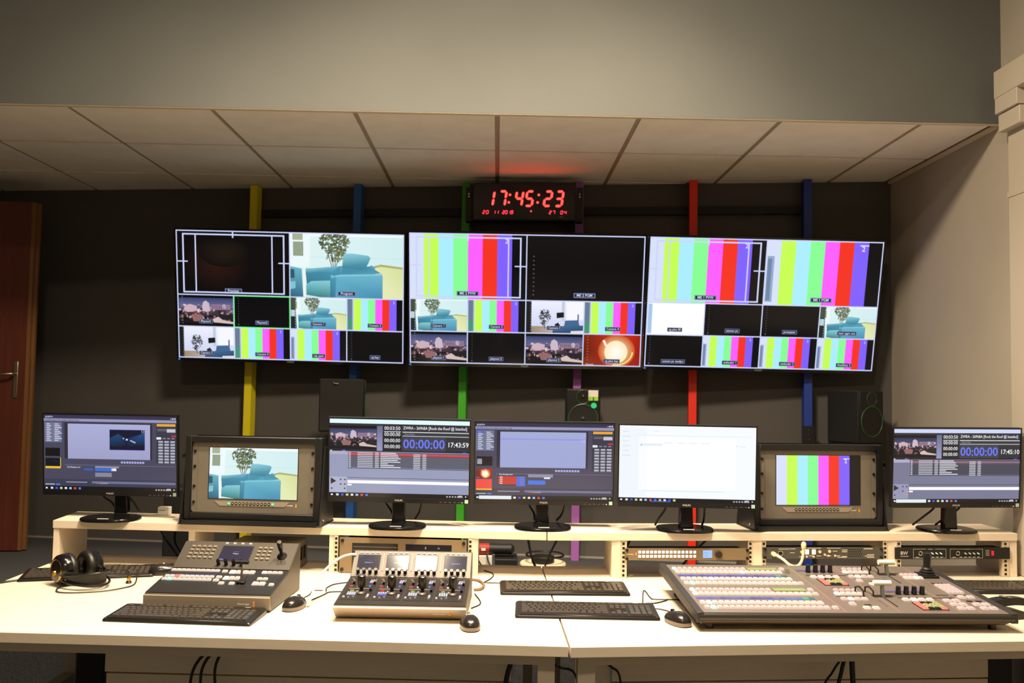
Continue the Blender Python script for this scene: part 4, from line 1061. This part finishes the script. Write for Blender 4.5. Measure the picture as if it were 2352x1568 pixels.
c = Canvas(.165, .010); c.rect(0, 0, 1, 1, (44, 46, 110), (70, 70, 150), True); c.L(1).rect(.24, 0, .06, 1, (200, 70, 90)); c.build('name_strip', SCREEN, dk, (U(.09), .146, .0024), (R(-90), 0, 0))
c = Canvas(.165, .008); c.rect(0, 0, 1, 1, (44, 50, 58), (60, 70, 76), True); c.build('name_strip', SCREEN, dk, (U(.088), .094, .0024), (R(-90), 0, 0))
krow(dk, .180, .199, .179, 1, .014, KEYD); krow(dk, .206, .292, .176, 4, .022, KEYD, {0: KEYH}); krow(dk, .314, .384, .178, 4, .014, KEYD, {0: KEYH})
krow(dk, .178, .198, .130, 1, .013, KEYD); krow(dk, .204, .260, .124, 3, .022, KEYD, {0: KEYH}); krow(dk, .178, .198, .104, 1, .013, KEYD)
krow(dk, .204, .223, .082, 1, .014, KEYD); krow(dk, .238, .257, .082, 1, .014, KEYD); krow(dk, .316, .352, .124, 2, .014, KEYD); krow(dk, .312, .356, .086, 2, .022, KEYD); krow(dk, .368, .386, .080, 1, .014, KEYD)
part('slot', B(U(.2745), U(.2775), .050, .150, .002, .003), HOLE, dk)
part('lever_base', B(U(.262), U(.290), .078, .094, .002, .010), BLACK, dk, bevel=.002)
part('lever_arm', MB().prism([(.084, .008), (.092, .008), (.112, .060), (.104, .060)], 'x', U(.2735), U(.2785)), CHROME, dk)
part('lever_handle', MB().tube([(U(.252), .109, .064), (U(.296), .109, .064)], .0062, 12), BLACK, dk)
t2 = math.atan2(.072, .107)
rp = part('rear_panel', B(-.197, .197, .002, .126, 0, .002), GREYM, at_, loc=(0, .2055, .0888), rot=(t2, 0, 0))
for j in range(4):
    for k in range(5): key(rp, U(.040+.0187*k), .049+.0172*j, .0135, .0105, KEYS_, .004)
for j in range(4):
    for k in range(3): key(rp, U(.274+.0185*k), .048+.017*j, .0135, .0105, KEYS_, .004)
for k in range(4): key(rp, U(.150+.0275*k), .119, .010, .006, KEYD, .003)
part('screen_edge', B(U(.140), U(.250), .033, .109, .002, .0028), BLACKM, rp)
c = Canvas(.104, .070); c.rect(0, 0, 1, 1, (48, 40, 66)); c.L(1).text('Wipe', .5, .55, .13, (220, 226, 246), 'c'); c.rect(.4, .36, .2, .02, (130, 126, 160)); c.rect(.03, .88, .14, .05, (150, 170, 240)); c.build('display', SCREEN, rp, (U(.195), .071, .0030), (R(-90), 0, 0))
KN2 = MB().cyl((0, 0, 0), .0062, .020, 'z', 14, .0055).mesh('rotary_knob', GLOSSBLACK)
for u in (.153, .179, .205, .231): link('rotary_knob', KN2, rp, loc=(U(u), .020, .002))
part('joystick_collar', MB().lathe([(.017, .002), (.0165, .005), (.010, .010), (.007, .014)], (U(.357), .064, 0), 'z', 22), BLACK, rp)
part('joystick_stick', MB().lathe([(.006, .010), (.0062, .030), (.0088, .040), (.0092, .064), (.0078, .067)], (U(.357), .064, 0), 'z', 18), GLOSSBLACK, rp)
part('joystick_cap', MB().cyl((U(.357), .064, .067), .0074, .002, 'z', 18), CHROME, rp)
print_text(at_, 'Blackmagic', .0085, (230, 222, 206), (.118, -.0021, .024)); part('maker_mark', B(.148, .153, -.0024, 0, .018, .034), MATS['orange_mark'], at_)

# ---------------------------------------------------------------- camera control panel
cc = thing('camera_control_panel', 'camera control panel with four small screens and four black joysticks', 'control panel', (-.284, 2.73, DZ), -1.4)
TANC = mat('light_taupe_metal', (84, 76, 66), .5, metal=.1, noise=(30, .03))
prof = [(.052, .004), (.0, .044), (.008, .049), (.270, .076), (.348, .150), (.358, .151), (.366, .144), (.366, .004)]
part('case', MB().prism(prof, 'x', -.20, .20), TANC, cc, bevel=.003)
part('bright_front_strip', MB().prism([(.052, .0030), (-.0018, .0435), (.002, .0475), (.06, .010)], 'x', -.2008, .2008), mat('brightened_pale_taupe', (176, 162, 146), .45, metal=.1), cc)  # added strip as on the compact mixer: front-face brightness put into its colour
t3 = math.atan2(.027, .262)
cd = part('key_deck', B(-.198, .198, .002, .260, 0, .002), mat('brown_black_deck', (34, 30, 26), .5), cc, loc=(0, .008, .0492), rot=(t3, 0, 0))
REDL = mat('red_indicator', (110, 24, 22), .4, emit=(.7, .06, .05), estr=.35); GRNL = mat('lime_indicator', (70, 90, 30), .4, emit=(.25, .4, .03), estr=.6)
PURL = mat('lilac_pad', (96, 86, 124), .4, emit=(.55, .45, .95), estr=.6); BLUL = mat('blue_white_pad', (104, 108, 124), .4, emit=(.75, .78, 1), estr=.6); BLU = mat('blue_pad', (34, 44, 120), .4, emit=(.2, .28, 1), estr=.7); WHT = mat('white_pad', (120, 116, 110), .4, emit=(.8, .74, .66), estr=.6)
STEMK = MB().lathe([(.006, .004), (.006, .016), (.0125, .022), (.0135, .052), (.0125, .056)], (0, 0, 0), 'z', 20).mesh('joystick', mat('gunmetal_knob', (36, 30, 26), .22, metal=.2))
CAPK = MB().lathe([(.0125, .056), (.0105, .058), (.008, .0575)], (0, 0, 0), 'z', 20).mesh('joystick_cap', CHROME)
KN3 = MB().cyl((0, 0, 0), .0042, .008, 'z', 12).mesh('rotary_knob', GLOSSBLACK)
for i in range(4):
    u0 = .012+.0955*i
    def X(u): return U(u0+u)
    part('channel_plate', B(X(0), X(.088), .040, .252, .002, .0027), mat('darker_channel', (24, 22, 21), .5), cd)
    part('light_bar', B(X(.008), X(.080), .140, .144, .0027, .004), mat('pale_bar', (130, 112, 96), .45), cd)
    jb = part('joystick_seat', MB().lathe([(.013, .0027), (.013, .006), (.008, .010)], (X(.054), .100, 0), 'z', 20), TANC, cd)
    link('joystick', STEMK, cd, loc=(X(.054), .108, .001)); link('joystick_cap', CAPK, cd, loc=(X(.054), .108, .001))
    link('rotary_knob', KN3, cd, loc=(X(.080), .124, .0027)); link('rotary_knob', KN3, cd, loc=(X(.016), .190, .0027)); link('rotary_knob', KN3, cd, loc=(X(.036), .178, .0027)); link('rotary_knob', KN3, cd, loc=(X(.082), .190, .0027))
    key(cd, X(.012), .166, .012, .010, REDL, .003, .0027); key(cd, X(.034), .164, .008, .008, WHT, .003, .0027); key(cd, X(.022), .122, .013, .010, GRNL if i != 1 else REDL, .003, .0027)
    for a in range(4): key(cd, X(.014+.007*a), .104, .0058, .008, BLUL, .003, .0027)
    for a in range(4): key(cd, X(.014+.007*a), .090, .0058, .008, BLUL if i != 1 else BLU, .003, .0027)
    for a in range(2): key(cd, X(.068+.0075*a), .226, .0065, .009, PURL, .003, .0027); key(cd, X(.067+.0075*a), .210, .0065, .009, WHT if a else BLUL, .003, .0027)
    for u, v, m_ in ((.006, .066, WHT), (.022, .060, KEYS_), (.036, .066, KEYS_), (.078, .086, WHT), (.078, .072, WHT), (.077, .060, KEYS_), (.082, .232, KEYS_), (.082, .216, KEYS_), (.012, .222, KEYS_), (.010, .206, REDL if i == 2 else KEYS_), (.030, .196, KEYS_), (.006, .236, KEYS_), (.070, .170, BLU), (.040, .116, WHT)):
        key(cd, X(u), v, .007, .007, m_, .003, .0027)
t4 = math.atan2(.074, .078)
cp = part('screen_panel', B(-.197, .197, .003, .104, 0, .002), TANC, cc, loc=(0, .2705, .0768), rot=(t4, 0, 0))
DISP = attr_mat('lit_panel_display', True, rough=.09, spec=.5, strength=1.0)
for i, u in enumerate((.055, .152, .248, .346)):
    c = Canvas(.073, .055); c.rect(0, 0, 1, 1, (40, 38, 66) if i in (0, 3) else (56, 52, 70)); c.L(1).text('Camera '+str(i+1), .5, .58, .13, (196, 206, 240), 'c'); c.rect(.05, .08, .14, .04, (110, 110, 150)); c.rect(.4, .36, .2, .02, (110, 110, 150)); c.build('display', DISP, cp, (U(u), .060, .0030), (R(-90), 0, 0))
    part('display_edge', B(U(u-.0385), U(u+.0385), .030, .090, .002, .0027), BLACKM, cp)
    for k in range(4):
        key(cp, U(u-.028+.0182*k), .097, .011, .0035, KEYD, .003)
        link('rotary_knob', KN2, cp, loc=(U(u-.030+.0198*k), .020, .000))
for u in (.104, .200, .297): part('divider', B(U(u-.0012), U(u+.0012), .026, .094, .002, .0045), mat('pale_divider', (120, 108, 90), .4), cp)
print_text(cc, 'Blackmagic', .0085, (238, 228, 210), (.118, .0228, .0224), (R(52.4), 0, 0))
part('maker_mark', B(-.0025, .0025, -.0012, 0, -.010, .010), MATS['orange_mark'], cc, (.1505, .0236, .0234), (R(52.4), 0, 0))
part('white_network_cable', MB().tube(curve([(-.192, .33, .140), (-.21, .325, .141), (-.243, .308, .131), (-.285, .265, .096), (-.303, .224, .057), (-.310, .19, .022), (-.316, .175, .0035)]), .0042, 10), WHITEPL, cc, label='white network cable')

# ---------------------------------------------------------------- keyboards
KBODY = mat('keyboard_case_black', (25, 23, 22), .32); KCAP = mat('keycap_black', (62, 57, 51), .22)
U1 = .0187
KM = {}
def capmesh(w, d):
    k = (w, d)
    if k not in KM:
        hw, hd = w*U1/2-.0009, d*U1/2-.0009
        KM[k] = MB().add([(-hw, -hd, 0), (hw, -hd, 0), (hw, hd, 0), (-hw, hd, 0), (-hw+.0022, -hd+.0018, .0062), (hw-.0022, -hd+.0018, .0062), (hw-.0022, hd-.0024, .0068), (-hw+.0022, hd-.0024, .0068)],
                         [(0, 3, 2, 1), (4, 5, 6, 7), (0, 1, 5, 4), (1, 2, 6, 5), (2, 3, 7, 6), (3, 0, 4, 7)]).mesh('key', KCAP)
    return KM[k]
ROWS = [(5.3, [(0, 1), (2, 1), (3, 1), (4, 1), (5, 1), (6.5, 1), (7.5, 1), (8.5, 1), (9.5, 1), (11, 1), (12, 1), (13, 1), (14, 1), (15.25, 1), (16.25, 1), (17.25, 1)]),
        (4, [(k, 1) for k in range(13)]+[(13, 2), (15.25, 1), (16.25, 1), (17.25, 1), (18.5, 1), (19.5, 1), (20.5, 1), (21.5, 1)]),
        (3, [(0, 1.5)]+[(1.5+k, 1) for k in range(12)]+[(13.5, 1.5), (15.25, 1), (16.25, 1), (17.25, 1), (18.5, 1), (19.5, 1), (20.5, 1)]),
        (2, [(0, 1.75)]+[(1.75+k, 1) for k in range(11)]+[(12.75, 2.25), (18.5, 1), (19.5, 1), (20.5, 1)]),
        (1, [(0, 2.25)]+[(2.25+k, 1) for k in range(10)]+[(12.25, 2.75), (16.25, 1), (18.5, 1), (19.5, 1), (20.5, 1)]),
        (0, [(0, 1.25), (1.25, 1.25), (2.5, 1.25), (3.75, 6.25), (10, 1.25), (11.25, 1.25), (12.5, 1.25), (13.75, 1.25), (15.25, 1), (16.25, 1), (17.25, 1), (18.5, 2), (20.5, 1)])]
TALL = [(21.5, 2.5, 2), (21.5, .5, 2)]
def keyboard(label, loc, rz, cable=None):
    t = thing('keyboard', label, 'keyboard', (*loc, DZ), rz, 'black computer keyboards')
    W2, D = .2245, .156
    o = []
    for cx, cy, a0, r in ((W2-.012, D-.012, 0, .012), (-W2+.012, D-.012, 90, .012), (-W2+.008, .008, 180, .008), (W2-.008, .008, 270, .008)):
        for k in range(5):
            a = R(a0+22.5*k); o.append((cx+r*math.cos(a), cy+r*math.sin(a)))
    n = len(o)
    def hz(y): return .0095+.009*y/D
    cs = MB(); vs = [(x, y, .0008) for x, y in o]+[(x, y, hz(y)-.004) for x, y in o]+[(x*.985, D/2+(y-D/2)*.965, hz(y)) for x, y in o]
    cs.add(vs, [(k*n+i, k*n+(i+1) % n, (k+1)*n+(i+1) % n, (k+1)*n+i) for k in range(2) for i in range(n)], True)
    cs.add(vs[:n], [list(range(n))[::-1]]); cs.add(vs[2*n:], [list(range(n))])
    part('case', cs, KBODY, t)
    sl = math.atan2(.009, D)
    for ry_, ks in ROWS:
        y = .030+U1*ry_*.985
        for x, w in ks:
            link('key', capmesh(w, 1), t, (-.2065+(x+w/2)*U1*.98, y, hz(y)-.0012), (sl, 0, 0))
    for x, y_, d in TALL:
        y = .030+U1*y_*.985
        link('key', capmesh(1, d), t, (-.2065+(x+.5)*U1*.98, y, hz(y)-.0012), (sl, 0, 0))
    part('front_edge', MB().tube([(-W2+.014, .0085, .0098), (W2-.014, .0085, .0098)], .0022, 8), KBODY, t)
    print_text(t, 'logitech', .006, (206, 204, 198), (.165, .1475, hz(.147)+.0004), (R(-90)+sl, 0, 0))
    if cable: part('cable', MB().tube(curve(cable), .0019, 6), RUBBER, t)
    return t
keyboard('black keyboard lying behind the headphones', (-1.462, 3.275), 15.0, [(-.10, .155, .008), (-.09, .20, .003), (-.03, .245, .003), (.05, .25, .003), (.12, .22, .003), (.17, .16, .003), (.24, .06, .003)])
keyboard('black keyboard in front of the compact vision mixer', (-.936, 2.690), -4.6)
keyboard('black keyboard on the middle of the desks, the one farther back', (.246, 3.117), .9, [(-.19, .155, .008), (-.25, .18, .003), (-.30, .19, .003)])
keyboard('black keyboard on the middle of the desks, the one nearer the front edge', (.290, 2.800), -1.6, [(.19, .155, .008), (.212, .32, .003), (.225, .40, .003), (.232, .39, .003), (.235, .30, .003), (.25, .275, .003), (.335, .28, .003)])
keyboard('black keyboard beside the right wall, behind the large mixer', (1.868, 3.225), 2.0, [(-.19, .155, .008), (-.22, .17, .003), (-.27, .17, .003)])

# ---------------------------------------------------------------- mice
MTOP = mat('mouse_shell_black', (30, 28, 27), .24); MSIDE = mat('mouse_side_grey', (118, 108, 98), .35)
def mouse(label, loc, rz, dark=False, cable=None):
    t = thing('computer_mouse', label, 'mouse', (*loc, DZ), rz, 'black computer mice')
    n, m = 32, 9
    def P(i, j, top):
        a = 2*math.pi*i/n; ca, sa = math.cos(a), math.sin(a)
        x0 = .0305*math.copysign(abs(ca)**.8, ca); y0 = .056*math.copysign(abs(sa)**.85, sa)
        x0 *= 1-.13*(sa > 0)*abs(sa)
        if top:
            e = (math.pi/2)*j/m; k = math.cos(e); H = .039-.004*(y0*k/.056)
            return (x0*k*.97, y0*k*.97, .012+(H-.012)*math.sin(e))
        k = (.90, .97, 1.0, .985)[j]; z = (.0008, .004, .009, .0135)[j]
        return (x0*k, y0*k, z)
    b = MB(); vs = [P(i, j, False) for j in range(4) for i in range(n)]
    b.add(vs, [(j*n+i, j*n+(i+1) % n, (j+1)*n+(i+1) % n, (j+1)*n+i) for j in range(3) for i in range(n)], True); b.add(vs[:n], [list(range(n))[::-1]])
    part('body', b, KBODY if dark else MSIDE, t)
    s = MB(); vs = [P(i, j, True) for j in range(m) for i in range(n)]+[(0, 0, .039)]
    s.add(vs, [(j*n+i, j*n+(i+1) % n, (j+1)*n+(i+1) % n, (j+1)*n+i) for j in range(m-1) for i in range(n)]+[((m-1)*n+i, (m-1)*n+(i+1) % n, m*n) for i in range(n)], True)
    part('shell', s, MTOP, t)
    part('scroll_wheel', MB().cyl((-.0035, .026, .0305), .0085, .007, 'x', 16), BLACK, t)
    print_text(t, 'logitech', .0085, (222, 220, 214), (0, -.004, .0399), (R(-90), 0, 0))
    if cable: part('cable', MB().tube(curve(cable), .0017, 6), RUBBER, t)
    return t
mouse('black and grey mouse beside the compact vision mixer', (-.632, 2.895), -14, cable=[(0, .054, .008), (-.03, .11, .0025), (-.035, .18, .0025), (-.05, .235, .0025), (-.02, .25, .0025)])
mouse('black and grey mouse at the front corner of the camera control panel', (-.070, 2.688), 8)
mouse('black and grey mouse next to the large vision mixer', (.560, 2.765), 22, cable=[(0, .054, .008), (.02, .085, .0025), (.055, .12, .0025), (.04, .17, .0025), (.01, .18, .0025)])
mouse('all black mouse tucked behind the left of the compact vision mixer', (-1.225, 3.385), -70, dark=True)

# ---------------------------------------------------------------- headphones and plug
GOLD = mat('gold_trim', (206, 160, 70), .25, metal=1.0); LEATHER = mat('black_leatherette', (24, 21, 19), .42, bump=(200, .3))
hp = thing('headphones', 'black over-ear headphones with gold rings lying on the desk', 'headphones', (-1.468, 3.215, DZ), -38)
for s in (-1, 1):
    # outer side of the cup faces s*y ; cups stand on edge
    cup = part('ear_cup', MB().lathe([(.024, s*.036), (.041, s*.034), (.050, s*.024), (.053, s*.010), (.053, 0)], (0, s*.040, .056), 'y', 32), GLOSSBLACK, hp, rot=None)
    part('ear_pad', MB().torus((0, s*.033, .056), .038, .0165, 'y', 32, 12), LEATHER, hp)
    part('ear_mesh', MB().cyl((0, s*.040, .056), .036, s*.001, 'y', 28), HOLE, hp)
    part('gold_ring', MB().torus((0, s*.0725, .056), .036, .0028, 'y', 32, 8), GOLD, cup)
    part('gold_cap', MB().cyl((-.004, s*.074, .046), .011, s*.008, 'y', 20, .009), GOLD, cup)
    part('hinge_block', MB().cyl((.040, s*.076, .036), .011, -s*.012, 'y', 16), BLACK, hp)
    part('hinge_pin', MB().cyl((.040, s*.077, .036), .006, s*.004, 'y', 14), GOLD, hp)
def arc(r, z, zt, y0=.073, x0=.040):
    o = []
    for k in range(25):
        a = -math.pi/2+math.pi*k/24
        o.append((x0+r*math.cos(a), y0*math.sin(a), z+zt*math.cos(a)))
    return o
part('headband_tube', MB().tube(arc(.120, .040, .018), .0042, 8), BLACK, hp)
part('headband_tube', MB().tube(arc(.120, .026, -.012), .0042, 8), BLACK, hp)
hb_ = MB(); N = 25; vs = []
for k in range(N):
    a = -math.pi/2*.92+math.pi*.92*k/(N-1); x, y = .044+.098*math.cos(a), .066*math.sin(a)
    for dz in (.012, .056): vs.append((x, y, dz))
    for dz in (.056, .012): vs.append((x-.004*math.cos(a), y-.003*math.sin(a), dz))
hb_.add(vs, [(4*k+i, 4*k+(i+1) % 4, 4*(k+1)+(i+1) % 4, 4*(k+1)+i) for k in range(N-1) for i in range(4)]+[(0, 1, 2, 3), (4*N-4, 4*N-3, 4*N-2, 4*N-1)], True)
part('headband_strap', hb_, LEATHER, hp)
part('cable', MB().tube(curve([(.02, -.06, .010), (.08, -.11, .0042), (.14, -.10, .0042), (.20, -.02, .0042), (.205, .06, .0042), (.17, .12, .0042), (.10, .17, .03), (.06, .19, .024)]), .0022, 6), RUBBER, hp)
jk = thing('headphone_plug', 'small gold headphone plug standing on the desk', 'plug', (-1.290, 3.225, DZ))
part('barrel', MB().lathe([(.0095, .0005), (.0105, .003), (.008, .007), (.0065, .010)], (0, 0, 0), 'z', 18), BLACK, jk)
part('sleeve', MB().lathe([(.0062, .009), (.0068, .012), (.0068, .024), (.0055, .027)], (0, 0, 0), 'z', 18), GOLD, jk)
part('tip', MB().lathe([(.0035, .026), (.0035, .040), (.0042, .044), (.001, .048)], (0, 0, 0), 'z', 12), BLACK, jk)

# ---------------------------------------------------------------- other things on and around the desks
o = thing('signal_box', 'grey equipment box behind the compact vision mixer', 'equipment box', (-.885, 3.43, DZ), -3)
part('case', B(-.128, .128, 0, .20, .003, .105), mat('grey_equipment_metal', (134, 126, 114), .4, metal=.3), o, bevel=.003)
for k in range(5): part('connector', MB().cyl((-.11+.017*k, 0, .088), .0055, -.008, 'y', 12), CHROME, o)
for k in range(3): part('side_vent', B(.1275, .1292, .05+.045*k, .08+.045*k, .03, .08), HOLE, o)
for x, y in ((-.1, .02), (.1, .02), (-.1, .18), (.1, .18)): part('foot', MB().cyl((x, y, 0), .008, .004, 'z', 10), BLACK, o)
o = thing('desk_handset', 'black handset lying on its cradle at the right end of the desk', 'handset', (1.600, 2.885, DZ), 12)
part('cradle', MB().prism([(0, .001), (.10, .001), (.10, .020), (.03, .034), (0, .030)], 'y', -.035, .04), BLACK, o, bevel=.003)
hs_ = MB(); vs = []
for k in range(13):
    f = k/12; x = -.01+.21*f; z = .046+.012*math.sin(f*math.pi)-.030*f*f; w_ = .024-.004*math.sin(f*math.pi); d_ = .011
    vs += [(x, -w_, z-d_), (x, w_, z-d_), (x, w_*.8, z+d_), (x, -w_*.8, z+d_)]
hs_.add(vs, [(4*k+i, 4*k+(i+1) % 4, 4*(k+1)+(i+1) % 4, 4*(k+1)+i) for k in range(12) for i in range(4)]+[(0, 1, 2, 3), (48, 49, 50, 51)], True)
part('receiver', hs_, BLACK, o)
for k in range(5): part('key_row', B(.03+.022*k, .042+.022*k, -.012, .012, .0655-.004*k, .0685-.0045*k), mat('grey_pad', (120, 118, 110), .4), o)

def loose_cable(label, pts, r=.002, m=None):
    o = part('loose_cable', MB().tube(curve(pts), r, 6), m or RUBBER, None)
    return tag(o, label, 'cable')
z = DZ+.0026
loose_cable('thin cable crossing the desk from the mouse to the camera control panel', [(-.607, 2.98, z), (-.592, 3.025, z), (-.574, 3.080, z), (-.564, 3.116, z), (-.531, 3.126, z), (-.49, 3.12, z)])
loose_cable('thin cable curling past the left side of the camera control panel', [(-.574, 3.12, z+.0045), (-.583, 3.16, z), (-.583, 3.192, z), (-.565, 3.245, z), (-.50, 3.29, z)])
CABLET = mat('tan_cable', (120, 96, 60), .5)
loose_cable('thick looped cable beside the camera control panel', [(-.084, 3.338, z+.003), (-.054, 3.314, z+.003), (-.038, 3.25, z+.003), (-.046, 3.185, z+.003), (-.070, 3.168, z+.003)], .0046, CABLET)
loose_cable('thin cable running along the right of the camera control panel', [(-.072, 2.915, z), (-.044, 2.986, z), (-.066, 3.12, z)])
loose_cable('thin cable running from the control panel towards the riser upright', [(-.04, 3.52, z), (-.005, 3.453, z), (-.013, 3.37, z), (-.035, 3.31, z)])
loose_cable('thin cable from the front keyboard to the large mixer', [(.505, 3.012, z), (.535, 3.016, z), (.575, 3.05, z), (.590, 3.075, z)])
loose_cable('thin cable hanging over the left edge of the desk', [(-1.60, 3.30, z), (-1.70, 3.22, z), (-1.738, 3.15, z-.002), (-1.745, 3.08, .66), (-1.75, 3.05, .45), (-1.74, 3.04, .2), (-1.74, 3.04, .02)], .0042)

# things standing on the raised floor behind the risers
FZ = .5305
o = thing('cable_reel', 'cream rimmed cable reel on a black block behind the riser', 'cable reel', (.232, 4.36, FZ))
part('block', B(-.075, .085, -.07, .07, 0, .075), BLACKM, o, bevel=.004)
part('lower_flange', MB().lathe([(.108, .076), (.112, .082), (.108, .090)], (0, 0, 0), 'z', 36), mat('cream_flange', (222, 206, 176), .45), o)
part('hub', MB().cyl((0, 0, .090), .055, .030, 'z', 28), BLACK, o)
part('upper_flange', MB().torus((.01, .01, .124), .09, .005, 'z', 36, 8), BLACK, o)
o = part('equipment_case', B(0, .110, 0, .16, 0, .105), BLACKM, None, loc=(.0, 4.34, FZ), bevel=.004); tag(o, 'low black equipment case beside the cable reel', 'case')
o = part('white_carton', B(0, .105, 0, .2, 0, .115), mat('white_card', (206, 200, 190), .7), None, loc=(-.118, 4.36, FZ), bevel=.002); tag(o, 'white carton on the raised floor, seen below the riser', 'carton')
o = thing('tool_bag', 'black and red tool bag lying on the carton and black case', 'bag', (-.10, 4.40, FZ+.117))
part('bag_body', MB().lathe([(.015, 0), (.024, .01), (.026, .10), (.024, .18), (.026, .21), (.012, .225)], (-.03, .0, .0265), 'x', 20), BLACKM, o)
part('red_band', MB().lathe([(.0262, .045), (.0272, .05), (.0272, .098), (.0262, .103)], (-.03, .0, .0265), 'x', 20), mat('red_fabric', (150, 32, 26), .6), o)
part('band_print', B(.035, .055, -.0292, -.0274, .022, .034), WHITELBL, o)
for i, pts in enumerate(([(.06, -.04, .02), (.07, -.07, -.02), (.09, -.085, -.06), (.13, -.09, -.085), (.16, -.09, -.10)], [(.0, -.04, .02), (.03, -.07, -.03), (.06, -.09, -.07), (.10, -.10, -.105)])):
    part('strap', MB().tube(pts, .004, 6), RUBBER, o)
loose_cable('black cable hanging behind the riser, into the reel', [(.11, 3.66, .91), (.13, 3.70, .86), (.165, 4.1, .70), (.19, 4.22, .625)], .006)
loose_cable('black cable dropping behind the riser joint, right of the reel hub', [(.27, 3.66, .91), (.262, 3.72, .85), (.245, 4.1, .70), (.236, 4.23, .630)], .005)
loose_cable('black cable hanging behind the router panel', [(.565, 3.68, .91), (.56, 3.72, .85), (.555, 3.9, .74), (.58, 4.1, .64), (.60, 4.3, .535)], .005)
loose_cable('black cable crossing in front of the red post', [(.90, 3.69, .91), (.885, 3.74, .85), (.86, 3.95, .74), (.80, 4.2, .56)], .005)
loose_cable('black cable loop below the headphones monitor', [(-1.40, 3.80, .90), (-1.41, 3.81, .86), (-1.385, 3.86, .78), (-1.37, 3.95, .70), (-1.365, 4.02, .60), (-1.36, 4.2, .537)], .0055)
loose_cable('black cable beside the loop below the headphones monitor', [(-1.33, 3.80, .90), (-1.335, 3.81, .86), (-1.362, 3.88, .78), (-1.357, 3.97, .70), (-1.345, 4.04, .60), (-1.33, 4.2, .537)], .0055)
o = part('black_speaker_box', B(-.075, .095, 0, .2, 0, .43), BLACKM, None, loc=(-1.475, 4.24, FZ), bevel=.006); tag(o, 'tall black box standing behind the left riser', 'box')
o = thing('power_adapter', 'small white power adapter at the back of the left riser', 'adapter', (-1.352, 3.700, SZ), -4)
part('body', B(-.023, .023, 0, .03, .0005, .033), WHITEPL, o, bevel=.002); part('groove', B(-.018, .010, -.0006, .0004, .019, .021), HOLE, o)

# below the desks
o = part('computer_tower', B(-.050, .050, 0, .30, 0, .62), BLACKM, None, loc=(-1.447, 3.30, .001), bevel=.004); tag(o, 'black computer tower under the left desk', 'computer')
o = part('computer_tower', B(-.045, .045, 0, .40, 0, .64), BLACKM, None, loc=(1.735, 3.10, .001), bevel=.004); tag(o, 'black computer tower under the right desk, by the wall', 'computer')
CBL = [(-.905, -.86, 'black cable hanging under the left desk, leftmost of three'), (-.890, -.845, 'black cable hanging under the left desk, middle of three'), (-.862, -.835, 'black cable hanging under the left desk, rightmost of three')]
for i, (xa, xb, lb) in enumerate(CBL):
    loose_cable(lb, [(xb+.015, 2.93, .71), (xb, 2.925, .65), (xa-.02-.01*(2-i), 2.92, .56), (xa-.06+.02*i, 2.92, .45), (xa-.07+.02*i, 2.92, .2), (xa-.07+.02*i, 2.92, .005)], .005)
loose_cable('thick black cable hanging near the desk joint', [(.09, 2.92, .71), (.075, 2.90, .63), (.045, 2.89, .54), (.035, 2.89, .4), (.035, 2.89, .006)], .009)
loose_cable('thin dark cable arching under the right desk', [(.30, 2.93, .585), (.34, 2.925, .583), (.38, 2.92, .565), (.41, 2.92, .52), (.42, 2.92, .3), (.42, 2.92, .003)], .004)
loose_cable('dark cable slanting between the two desk legs', [(.155, 2.75, .64), (.20, 2.75, .615), (.25, 2.75, .59), (.27, 2.75, .45), (.27, 2.75, .005)], .004)
for xa, xb, lb, r in ((1.13, 1.06, 'black cable hanging under the right desk, slanting left', .004), (1.135, 1.11, 'black cable hanging under the right desk, middle of three', .007), (1.155, 1.16, 'black cable hanging under the right desk, straight one', .009)):
    loose_cable(lb, [(xa, 2.93, .70), (xa, 2.92, .62), ((xa+xb)/2, 2.92, .56), (xb, 2.92, .48), (xb, 2.92, .2), (xb, 2.92, .01)], r)
